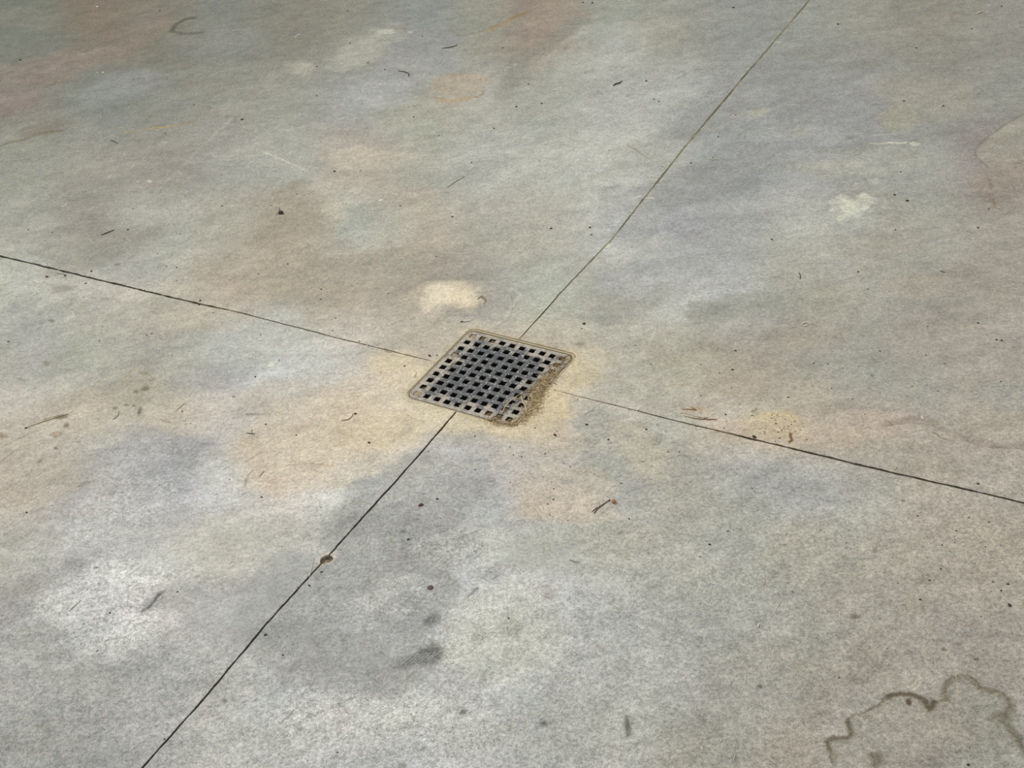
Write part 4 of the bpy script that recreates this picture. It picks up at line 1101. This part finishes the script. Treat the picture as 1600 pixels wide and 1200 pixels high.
def stalk(name, px, w_px, rgb, label, cat, group=None, lift=0.0, arch=0.0, branches=()):
    s = ppm(*px[0]); r = w_px / 2 / s
    base = at(*px[0])
    bm = bmesh.new(); lay = bm.loops.layers.float_color.new('tint')
    def one(pts, r, k0=1.0):
        P = catmull([at(a, b) - base for a, b in pts]); n = len(P)
        for i, p in enumerate(P):
            t = i / (n - 1); p.z = r + lift + arch * math.sin(math.pi * t) + abs(random.gauss(0, r * .15))
        R = [r * k0 * (1 - 0.45 * abs(2 * i / (n - 1) - 1) ** 2) * random.uniform(.88, 1.1) for i in range(n)]
        tube_bm(bm, P, R, 6, lay, tuple(s2l(rgb) * random.uniform(.92, 1.08)))
    one(px, r)
    for b in branches: one(b, r * .7)
    me = bpy.data.meshes.new(name); bm.to_mesh(me); bm.free()
    o = link(name, me, M_STRAW); o.location = base
    tag(o, label, cat, group); return o

# --- straw and twigs lying on the grate
stalk('straw_stalk', [(812.6, 616.7), (802, 625), (792.5, 634), (788, 640), (783.5, 646.5)], 1.7, (214, 198, 156), 'long pale straw lying slantwise over the lower right holes of the grate', 'straw', arch=.003)
stalk('straw_stalk', [(814.4, 614.6), (816.5, 629), (821, 637), (824.6, 648)], 1.7, (208, 190, 144), 'bent pale straw hanging over the right edge of the grate', 'straw', arch=.004)
stalk('straw_stalk', [(838, 609), (830, 612), (822, 613.5), (815, 620), (806, 627)], 1.6, (146, 118, 80), 'brown straw arching out of the chaff near the lower right grate holes', 'straw', arch=.005)
stalk('dry_twig', [(786, 651), (780, 653.5), (773, 652.6), (768, 655.5), (763, 657.5)], 1.6, (122, 98, 66), 'brown twig along the bottom right edge of the grate', 'twig', arch=.002, branches=([(785, 656), (774, 657), (765, 659)],))
stalk('dry_twig', [(893, 556), (886, 558), (880, 561), (873, 560), (868, 561)], 1.7, (126, 98, 62), 'dark dry root across the top right corner of the grate', 'twig', arch=.002, branches=([(884, 559), (880, 565), (878, 568)], [(876, 560), (871, 558)]))
stalk('dry_twig', [(892, 556.5), (893, 561), (890, 567), (884, 570), (877, 570.5), (868, 570), (862, 571.5), (858, 575), (861, 581), (857, 588), (852, 594)], 1.6, (132, 104, 68), 'looping brown root curling from the top right grate corner down its edge', 'twig', arch=.002)
stalk('dry_twig', [(884, 572), (877, 577), (871, 583), (864, 591)], 1.7, (166, 142, 102), 'straight tan stem along the right frame of the grate', 'twig')
stalk('straw_stalk', [(700, 576), (706, 569), (711, 564)], 1.0, (170, 150, 110), 'thin straw across the second hole row at the left of the grate', 'straw')
stalk('straw_stalk', [(714, 584), (719, 577), (724, 570)], 1.1, (200, 200, 190), 'fine whitish straw lying between holes on the left half of the grate', 'straw')

# --- straws and twigs on the slab
ST = [
 ('dry_twig', [(928, 803), (934, 795), (942, 789), (953, 781.5)], 2.0, (92, 80, 60), 'dark forked twig on the concrete in front of and right of the grate', ([(925, 800), (933, 793)],)),
 ('dry_twig', [(958, 134.7), (962, 132), (970, 130)], 1.9, (70, 62, 48), 'short dark twig between the tan patch and the far joint', ([(964, 132), (972, 127)],)),
 ('straw_stalk', [(699, 293), (712, 284), (726, 276)], 1.5, (196, 190, 166), 'pale straw lying up-slope of the grate and left of the far joint', ()),
 ('dry_twig', [(690, 76), (703, 74.5), (715, 71)], 1.3, (94, 80, 58), 'thin brown twig just above the tan oval patch', ()),
 ('dry_twig', [(158, 368), (168, 364), (179, 359.5)], 1.5, (88, 84, 72), 'thin dark twig in the slab left of the drain, above the left joint', ()),
 ('dry_twig', [(172, 218.5), (178, 221.5), (184, 224)], 1.2, (98, 92, 78), 'tiny curved dark twig at the left near the brown streak', ()),
 ('dry_twig', [(622, 111), (633, 113), (639, 116), (638, 120)], 1.4, (88, 82, 66), 'hook-shaped dark stem left of the tan oval patch', ()),
 ('dry_twig', [(1248, 425.5), (1250.5, 431), (1250, 437)], 1.3, (74, 72, 62), 'short upright dark stem in the slab right of the far joint', ()),
 ('dry_twig', [(1469, 424), (1477, 426)], 1.2, (92, 86, 74), 'tiny dark stem near the right edge, behind the others', ()),
 ('straw_stalk', [(41, 669), (62, 661), (84, 654), (107, 647)], 1.3, (176, 158, 126), 'long tan straw beside the brown pits at the left edge', ()),
 ('dry_twig', [(385, 677), (392, 678), (398.5, 678)], 1.3, (98, 84, 64), 'small brown stem left of the grate on the peach stain', ([(393, 678), (394, 671)],)),
 ('straw_stalk', [(112, 690), (126, 690.5)], 1.1, (206, 196, 168), 'short pale straw at the left, right of the brown pits', ()),
 ('straw_stalk', [(274, 643), (281, 637), (286, 632), (291, 631)], 1.2, (200, 184, 150), 'pale straw pointing at a crumb left of the grate', ()),
 ('straw_stalk', [(249, 654), (258, 658), (266, 660)], 1.5, (208, 192, 160), 'pale straw curl in the slab left of the grate', ()),
 ('dry_twig', [(405, 746), (409, 741), (413, 736)], 1.0, (128, 118, 100), 'faint hair-thin stem on the pale stain left of the near joint', ()),
 ('dry_twig', [(176, 656), (184, 650), (186, 642)], 1.0, (150, 134, 108), 'hair-thin curved stem below the brown pits', ()),
 ('dry_twig', [(533, 658), (543, 656), (549, 652), (552, 646)], 1.1, (128, 110, 80), 'thin curved stem on the yellow stain left of the grate', ()),
 ('straw_stalk', [(635, 646.5), (641, 650.5), (648, 655)], 1.3, (224, 206, 168), 'short cream straw just below the left corner of the grate', ()),
 ('straw_stalk', [(651, 582), (647, 590)], .9, (214, 200, 160), 'faint pale straw beside the left edge of the grate', ()),
 ('straw_stalk', [(75, 898), (80, 904), (87, 911)], 1.2, (206, 204, 190), 'thin pale straw on the bright stain at the lower left', ([(84, 898), (87, 910)],)),
 ('straw_stalk', [(108, 955), (118, 946), (127, 938)], 1.2, (170, 160, 136), 'thin tan straw left of the brightest pale stain', ()),
 ('straw_stalk', [(483, 903), (486, 894), (491, 873)], 1.1, (196, 188, 168), 'thin pale straw standing beside the spalled joint', ()),
 ('straw_stalk', [(1119, 249.5), (1113, 250), (1111, 247), (1115, 245.5)], 1.4, (204, 200, 180), 'pale curled shaving just right of the far joint', ()),
 ('straw_stalk', [(1526, 23), (1531, 20), (1537, 19)], 1.6, (202, 196, 172), 'pale curved straw near the top right corner of the floor', ()),
 ('straw_stalk', [(1439, 650.5), (1441, 654), (1443, 656)], 2.0, (232, 226, 206), 'white husk on the wavy dark edge at the right', ()),
 ('straw_stalk', [(1397, 736), (1399, 732), (1401, 730)], 1.4, (214, 202, 168), 'pale straw bit lodged on the right joint', ()),
 ('straw_stalk', [(1547, 763), (1550, 768), (1553, 772)], 1.5, (220, 208, 176), 'pale straw fleck above the right end of the joint', ()),
 ('straw_stalk', [(1220, 693), (1224, 697)], 2.0, (226, 214, 184), 'cream husk caught in the right joint near the yellow spot', ()),
 ('straw_stalk', [(1184, 981), (1186, 975)], 2.2, (236, 232, 216), 'bright white husk in the lower right slab', ()),
 ('straw_stalk', [(1356, 984), (1360, 978)], 1.5, (214, 206, 186), 'small cream straw bit right of the grey smudge', ()),
 ('straw_stalk', [(1204, 1018), (1205, 1010)], 1.4, (222, 218, 200), 'small white straw bit below the bright husk', ()),
 ('straw_stalk', [(1125, 1161), (1127, 1155)], 1.6, (226, 220, 200), 'white straw bit near the bottom edge, right of centre', ()),
 ('straw_stalk', [(1095, 1167), (1098, 1172)], 1.7, (226, 220, 200), 'white sliver near the bottom edge, left of its neighbour', ()),
 ('straw_stalk', [(1210, 959), (1214, 950), (1220, 940)], 1.1, (204, 198, 176), 'thin pale straw above the bright husk in the lower right slab', ()),
 ('straw_stalk', [(1193, 915), (1195, 905)], 1.1, (204, 198, 178), 'thin upright straw bit in the lower right slab', ()),
 ('straw_stalk', [(1148, 905), (1150, 895)], 1.1, (204, 198, 178), 'thin pale straw left of its twin in the lower right slab', ()),
 ('straw_stalk', [(1165, 1070), (1166, 1058), (1165, 1048)], 1.0, (196, 190, 168), 'long thin pale straw upright near the bottom right of centre', ()),
 ('straw_stalk', [(1146, 1190), (1149, 1178)], 1.0, (200, 194, 172), 'thin straw at the bottom edge right of the white sliver', ()),
 ('straw_stalk', [(573, 534), (575, 543)], 1.5, (212, 204, 180), 'pale straw bit crossing the left joint near the grate', ()),
 ('straw_stalk', [(600, 548), (612, 551)], 1.1, (190, 172, 132), 'tan straw bit in the left joint beside the grate', ()),
 ('straw_stalk', [(86, 427), (93, 427.5), (101, 428.5)], 1.4, (196, 194, 180), 'pale sliver under the left joint near the left edge', ()),
 ('dry_twig', [(1066, 640), (1078, 640), (1088, 641), (1080, 637)], 1.2, (134, 110, 76), 'brown rootlet above the right joint, left of the yellow spot', ()),
 ('dry_twig', [(1068, 650), (1085, 654), (1100, 655.5), (1120, 656)], 1.2, (120, 96, 64), 'brown rootlet lying along the right joint', ([(1098, 655), (1106, 652)],)),
 ('straw_stalk', [(913, 648), (920, 644), (929, 640)], 1.2, (214, 206, 178), 'pale straw bit right of the grate below the joint', ()),
 ('dry_twig', [(999, 721), (1007, 722)], 1.0, (150, 128, 92), 'thin tan stem in the near right slab', ()),
 ('dry_twig', [(722, 504), (735, 502)], 1.0, (128, 120, 104), 'faint stem behind the grate', ()),
 ('straw_stalk', [(746, 468), (752, 464), (758, 467), (759, 471)], 1.3, (150, 126, 92), 'curled brown stem beside the whitish patch behind the grate', ()),
]
for nm, px, w, c, lab, br in ST:
    stalk(nm, px, w, c, lab, 'twig' if nm == 'dry_twig' else 'straw', branches=br)

# --- dark crumbs: one prototype mesh per shape, copied in a loop
LUMPS = [lump_mesh('crumb', 100 + k, 2, .45, .65) for k in range(4)]
CRUMBS = [(378,187,2.2),(495,104,1.8),(495,150,1.6),(523,268,2),(347,322,1.3),(32,94,1.9),(303,164,1.4),(200,359,1.5),(258,209,1.1),(475,305,1.1),(250,17,1.4),
 (543,17,1.4),(925,5,1.6),(911,4,1.5),(547,68,1.4),(575,98,1.2),(601,109,1.3),(646,183,1.7),(826,132,1.6),(807,167,1.8),(846,162,1.4),(772,201,1.7),(737,254,1.9),
 (563,267,1.4),(625,322,1.3),(707,339,2.0),(861,357,2.3),(922,356,2.1),(924,367,1.5),(836,367,1.2),(1010,127,2.0),(1022,155,1.5),(1029,159,1.4),(1035,261,1.3),(987,386,1.3),
 (686,212,1.2),(785,75,1.2),(660,57,1.2),(952,235,1.3),(1146,12,1.8),(1309,38,1.7),(1565,10,1.7),(1518,45,1.6),(1432,75,1.5),(1412,158,1.6),(1474,166,2.0),(1122,214,1.8),
 (1080,255,1.5),(1417,314,2.1),(1528,356,2.3),(1545,327,1.6),(1399,359,1.2),(1407,269,1.2),(1150,180,1.4),(1206,374,2.0),
 (143,424,1.9),(73,433,2.2),(102,431,2.2),(134,443,1.8),(313,470,2.2),(311,476,2.0),(333,489,1.5),(404,428,1.4),(502,452,1.7),(501,468,1.4),(399,589,1.9),
 (285,643,1.9),(41,669,1.8),(415,663,1.6),(463,680,1.7),(359,749,1.4),(409,777,1.7),(13,534,1.5),(298,662,1.3),(520,517,1.3),
 (913,506,3.2),(671,556,2.6),(683,555,1.7),(632,572,1.9),(577,692,2.1),(867,680,2.4),(917,664,2.6),(951,687,2.2),(1010,671,2.0),(683,780,2.2),(856,788,1.7),
 (815,714,1.5),(852,709,1.4),(721,503,2.0),(909,514,1.4),(862,753,1.4),(742,682,1.5),(555,647,2.3),(1341,425,2.2),(1356,452,1.7),(1149,548,1.9),(1144,578,1.9),(1271,568,1.4),
 (1557,531,2.0),(1565,532,2.0),(1528,505,1.6),(1425,604,1.4),(1465,611,1.4),(1134,648,1.8),(1178,683,3.6),(1218,685,1.9),(1528,756,2.6),(1232,621,1.6),
 (277,925,1.6),(172,958,1.9),(152,1017,1.5),(415,992,2.4),(483,915,1.8),(442,1024,1.9),(257,1155,1.8),(42,801,1.8),(502,894,1.9),(527,1176,1.6),
 (638,843,3.0),(795,966,1.5),(983,811,1.6),(1109,851,2.4),(1514,809,1.8),(1434,806,1.6),(1545,816,1.5),(1472,852,1.9),(1470,889,1.8),(1438,937,2.1),(1577,946,3.2),
 (1575,913,1.9),(1564,923,2.2),(1513,1195,2.3),(1137,830,1.6),(1238,925,1.5),(1102,1009,1.5),(1311,1059,1.5),(1452,907,1.6),(1515,1169,1.3),(1094,870,1.5)]
SPECIAL = {(1178,683): 'largest dark crumb, lodged in the joint beside the yellow spot', (913,506): 'dark grit lump on the slab just behind the right half of the grate',
 (638,843): 'dark round crumb right of the spalled joint', (1577,946): 'dark crumb near the right edge above the tide mark',
 (671,556): 'dark crumb beside the left upper edge of the grate', (1528,756): 'dark crumb above the right end of the joint'}
GENERIC = 'small dark crumb of grit lying loose on the stained concrete'
rc = random.Random(3); proto = {}
for k, (x, y, r) in enumerate(CRUMBS):
    m = LUMPS[k % 4]
    if k % 4 not in proto:
        o = link('grit_crumb', m, M_CRUMB); proto[k % 4] = o
    else:
        o = proto[k % 4].copy(); COL.objects.link(o)
    w = r * 0.74 / ppm(x, y); o.location = at(x, y, -0.0002)
    o.scale = (w * rc.uniform(.9, 1.45), w * rc.uniform(.8, 1.1), w * rc.uniform(.5, .9)); o.rotation_euler = (0, 0, rc.uniform(-.8, .8))
    if (x, y) in SPECIAL: tag(o, SPECIAL[(x, y)], 'grit')
    else: tag(o, GENERIC, 'grit', 'dark grit crumbs scattered over the floor')
# --- finer specks of the same grit seen only as dots
for (n_, cx, cy, sx, sy) in ((26, 1218, 668, 34, 12), (30, 1000, 690, 120, 60), (26, 300, 480, 220, 60), (26, 1450, 860, 120, 60), (18, 300, 380, 160, 60), (20, 1300, 560, 160, 60), (26, 840, 740, 110, 60)):
    for k in range(n_):
        x, y = rc.gauss(cx, sx), rc.gauss(cy, sy)
        if 640 < x < 895 and 515 < y < 665: continue
        if not (0 < x < 1600 and 0 < y < 1200): continue
        o = proto[k % 4].copy(); COL.objects.link(o)
        w = rc.uniform(.6, 1.0) / ppm(x, y); o.location = at(x, y, -0.0001)
        o.scale = (w * rc.uniform(1, 1.6), w, w * .7); o.rotation_euler = (0, 0, rc.uniform(-1, 1))
        tag(o, 'speck of dark grit, barely visible on the concrete', 'grit', 'finest grit specks on the floor')

def lump(name, px, py, rx, ry, mat, label, cat, h=0.6, ang=0, seed=1, amp=.3, group=None, z=0, dz=0):
    o = link(name, lump_mesh(name, seed, 3, amp, 1.0), mat)
    a = at(px, py, z); s = ppm(px, py)
    k = (at(px, py - 1) - at(px, py)).length * s          # foreshortening: depth metres per pixel
    o.scale = (rx / s, ry * k / s, h / s * min(rx, ry)); o.location = (a.x, a.y, z - 0.0002 + dz); o.rotation_euler = (0, 0, math.radians(ang))
    tag(o, label, cat, group); return o
# insect-like clot with two fine stems
cl = lump('dried_clot', 438.5, 334, 4.0, 2.6, M_CRUMB, 'black spiky clot on the slab up and left of the grate', 'debris', .8, 0, 5, .6)
bm = bmesh.new(); lay = bm.loops.layers.float_color.new('tint')
for (a, b) in (((437, 332), (436, 324)), ((440, 332), (444, 336)), ((436, 334), (431, 336))):
    P = [at(*a) - at(438.5, 334) + Vector((0, 0, .002)), (at(*a) + at(*b)) / 2 - at(438.5, 334) + Vector((0, 0, .003)), at(*b) - at(438.5, 334) + Vector((0, 0, .001))]
    tube_bm(bm, P, [.0007, .0006, .0003], 5, lay, tuple(s2l((58, 48, 36))))
me = bpy.data.meshes.new('spike'); bm.to_mesh(me); bm.free(); sp = link('spike', me, M_STRAW); sp.parent = cl
bpy.context.view_layer.update(); sp.matrix_parent_inverse = cl.matrix_world.inverted(); sp.location = at(438.5, 334)

lump('berry_husk', 657, 789.5, 4.8, 2.1, M_RED, 'dark red-brown husk among white flecks in front of the grate', 'seed', .9, -8, 11, .3)
M_DISC = simple_mat('dull_brown_disc', (78, 62, 56), (112, 94, 86), 300, 0.6, 0.3, 0.3)
lump('seed_disc', 672.5, 918.3, 4.8, 3.8, M_DISC, 'round flat dull brown disc on the grey stain in the near slab', 'seed', .25, 0, 12, .08)
lump('berry_husk', 959.5, 785, 3.0, 2.6, M_ORANGE, 'small orange seed beside the forked twig', 'seed', 1.0, 0, 13, .2)
lump('dried_clot', 1398.5, 305, 2.2, 1.2, M_CRUMB, 'squarish black chip right of the chalky white patch', 'debris', .6, 0, 14, .5)
lump('grit_crumb', 952.5, 782.0, 1.4, 1.0, M_SOIL, 'brown grain beside the orange seed', 'grit', .8, 0, 15)
FL = [(209, 259, 2.2, 2.6, 'white fleck just above the pair of chalky flecks on the upper left slab'), (216, 284, 4.5, 1.6, 'slim white flake, left of its pair on the upper left slab'),
 (233, 283, 6.5, 3.0, 'broad white splat-like flake, right of its pair on the upper left slab'), (595, 313, 5.2, 3.2, 'star-shaped white crumb left of the far joint'),
 (1259, 507, 7.5, 2.6, 'cream oval husk alone in the slab right of the grate'), (603, 52, 4.0, 1.4, 'small whitish flake near the top centre on a pale patch'),
 (612, 47, 3.0, 1.1, 'tiny whitish flake next to the flake near the top centre'), (1126.5, 550, 1.5, 1.1, 'tiny white grain right of the grate'),
 (378, 1040, 2.8, 2.0, 'white grain right of the near joint'), (247, 1179, 2.4, 1.6, 'white grain beside the near joint at the bottom edge'), (246, 1103, 2.0, 1.8, 'white grain left of the near joint'),
 (729, 897, 2.0, 1.6, 'white grain right of the dull brown disc'), (646, 790, 2.2, 1.6, 'white fleck left of the red-brown husk'), (666, 795, 2.6, 1.2, 'white fleck right of the red-brown husk'),
 (683, 798, 1.8, 1.2, 'white fleck farthest right of the red-brown husk'), (610, 777, 1.8, 1.2, 'white fleck beside the near joint above the husk'), (1456, 1128, 2.2, 1.6, 'white grain inside the tide mark'),
 (1196, 1045, 2.4, 2.0, 'white grain under the white straw bits'), (1309, 1035, 2.0, 1.4, 'white grain left of the tide mark'), (1164, 1058, 1.6, 1.6, 'white grain touching a long thin straw'),
 (152, 113, 1.6, 1.2, 'pale fleck on the upper left slab'), (161, 113, 2.6, 1.2, 'pale elongated fleck on the upper left slab'), (1302, 122, 2.2, .9, 'pale fleck in the upper right slab'), (1528, 106, 1.4, 1.2, 'white dot near the upper right edge'),
 (152, 10, 2.6, 1.2, 'whitish fleck at the very top left'), (281, 365, 1.8, 1.2, 'white dot above the left joint'), (145, 722, 1.4, 1.4, 'white dot above the blue-grey stain at the left'),
 (836, 515, 2.6, 1.4, 'white grain on the far edge of the grate frame'), (809, 518, 1.8, 1.2, 'white grain in the far joint near the grate'), (1583, 443, 2.4, .9, 'cream fleck at the right edge')]
for k, (x, y, rx, ry, lab) in enumerate(FL):
    if x == 1259: continue
    o = lump('white_flake', x, y, rx * .95, ry * .95, M_WHITE, lab, 'flake', .35, (k * 37) % 50 - 25, 30 + k, .8)
    o.data = splat_mesh('white_flake', 30 + k); o.data.materials.append(M_WHITE)
stalk('open_husk', [(1251, 508.5), (1255, 505.5), (1260, 504.3), (1266.5, 505.5)], 2.0, (226, 220, 200), 'cream split husk lying alone in the slab right of the grate', 'husk', branches=([(1251, 508.5), (1257, 509.6), (1262, 508.5), (1266.5, 505.8)], [(1236, 512), (1240, 511)]))
# --- white crust flecks stuck to the bars of the grate
cr = None
for k, (x, y, r) in enumerate(((766, 586.6, 2.4), (730, 590, 1.7), (737, 592, 1.5), (744, 594, 1.9), (752, 596.5, 2.0), (760, 598, 1.8), (769, 599.8, 1.6), (806, 541, 1.7), (824, 571, 2.2), (819, 577, 1.8),
        (760, 555, 1.8), (766, 573, 1.7), (726, 570, 1.8), (719, 572, 1.5), (817, 559, 1.7), (688, 583, 1.6), (802, 631, 1.9), (730, 616, 1.6), (718, 634, 1.7), (709, 607, 1.4), (781, 566, 1.4), (795, 585, 1.6), (778, 617, 1.4), (790, 604, 1.5))):
    if k % 6 == 0:
        o = link('crust_fleck', splat_mesh('crust_fleck', 70 + k), M_WHITE); cr = o
    else:
        o = cr.copy(); COL.objects.link(o)
    w = r / ppm(x, y); o.location = at(x, y, -0.0007); o.scale = (w, w * 1.1, .0009); o.rotation_euler = (0, 0, k * 1.3)
    tag(o, 'tiny white crust fleck stuck on a bar of the drain grate', 'crust', 'white crust flecks on the grate bars')
# --- sand packed in grate holes, in the corners
def hole_plug(i, j, mat, label, grp=None, dz=-0.0030, sz=.30, du=0, dv=0):
    o = link('dirt_plug', lump_mesh('dirt_plug', 60 + i * 11 + j, 3, .45, 1.0), mat)
    top = -0.0042 + dz * .75
    p = from_g(i - 4.5 + du, 4.5 - j + dv); o.location = (p.x, p.y, top - 0.0068)
    o.scale = (.40 * PITCH, .40 * PITCH, .0035); o.rotation_euler = (0, 0, GROT + .2 * i)
    tag(o, label, 'dirt', grp)
PL = {(0, 0): (M_TAN, 'tan sand packed in the top left corner hole of the grate', .0040, .36), (1, 0): (M_SOIL, 'brown dirt in the second hole of the far row', .001, .3),
 (2, 0): (M_SOIL, 'brown dirt in the third hole of the far row', .001, .3), (0, 3): (M_TAN, 'tan sand spilling into the fourth hole down the left side', .0030, .33),
 (0, 9): (M_TAN, 'sand packed in the near left corner hole', .0040, .34), (0, 8): (M_SOIL, 'rusty dirt in the hole above the near left corner', -.001, .28),
 (9, 0): (M_SOIL, 'brown dirt in the far right corner hole', .0030, .34), (9, 9): (M_SOIL, 'brown dirt in the near right corner hole', .0010, .3),
 (9, 3): (M_TAN, 'chaff and sand in the fourth hole down the right side', .0040, .34), (9, 4): (M_TAN, 'chaff and sand in the fifth hole down the right side', .0045, .36),
 (9, 5): (M_TAN, 'chaff and sand in the sixth hole down the right side', .0045, .36), (8, 8): (M_SOIL, 'crumbly dirt in a hole under the long pale straw', .001, .3),
 (8, 9): (M_SOIL, 'crumbly dirt in the near row, second hole from the right', .003, .34), (7, 9): (M_SOIL, 'crumbly dirt in the near row, third hole from the right', .0015, .32),
 (9, 1): (M_SOIL, 'dirt under the looping root, second hole down the right side', .001, .3)}
for (i, j), (m, lab, dz, sz) in PL.items(): hole_plug(i, j, m, lab, None, dz, sz)

# --- chaff drifted against the right and near edges of the grate: uncountable bits, one object
def chaff():
    r = random.Random(11); bm = bmesh.new(); lay = bm.loops.layers.float_color.new('tint')
    path = [(884, 562, 5, 3), (872, 575, 6, 4), (862, 585, 7, 5), (852, 597, 9, 6), (845, 606, 9, 6), (838, 617, 9, 7), (836, 628, 10, 8), (832, 638, 9, 7), (824, 647, 9, 6), (815, 656, 9, 4), (800, 664, 10, 3), (784, 662, 9, 3), (768, 657, 7, 2.5)]
    wts = [.4, .5, 1.3, 2.6, 2.6, 2.4, 2.2, 1.5, 1.3, 1.1, .8, .9, .6]
    pal = [(206, 186, 140), (222, 206, 164), (188, 162, 118), (158, 130, 90), (230, 216, 180), (120, 98, 68), (200, 176, 130), (214, 194, 150)]
    for k in range(1700):
        cx, cy, sx, sy = r.choices(path, wts)[0]
        x, y = r.gauss(cx, sx * .75), r.gauss(cy, sy * .75)
        a = at(x, y); L = r.choice((.002, .003, .004, .006, .009)) * r.uniform(.6, 1.3); rr = r.uniform(.00028, .00065)
        if r.random() < .25: L = .0014; rr = .0008
        t = r.uniform(0, math.pi); d = Vector((math.cos(t), math.sin(t), r.uniform(-.15, .25))) * L / 2
        core = math.exp(-(((x - cx) / sx) ** 2 + ((y - cy) / sy) ** 2))
        z = rr + r.random() ** 2 * .0045 * core
        bend = Vector((r.uniform(-1, 1), r.uniform(-1, 1), .3)) * L * .1
        P = [a - d, a + bend, a + d]
        for p in P: p.z = max(p.z + z, rr)
        tube_bm(bm, P, [rr * .7, rr, rr * .6], 5, lay, tuple(s2l(r.choice(pal)) * r.uniform(.85, 1.1)))
    me = bpy.data.meshes.new('chaff'); bm.to_mesh(me); bm.free()
    o = link('chaff_drift', me, M_STRAW); o['kind'] = 'stuff'
    tag(o, 'drift of broken straw chaff and sand along the right edge of the drain grate', 'chaff')
chaff()
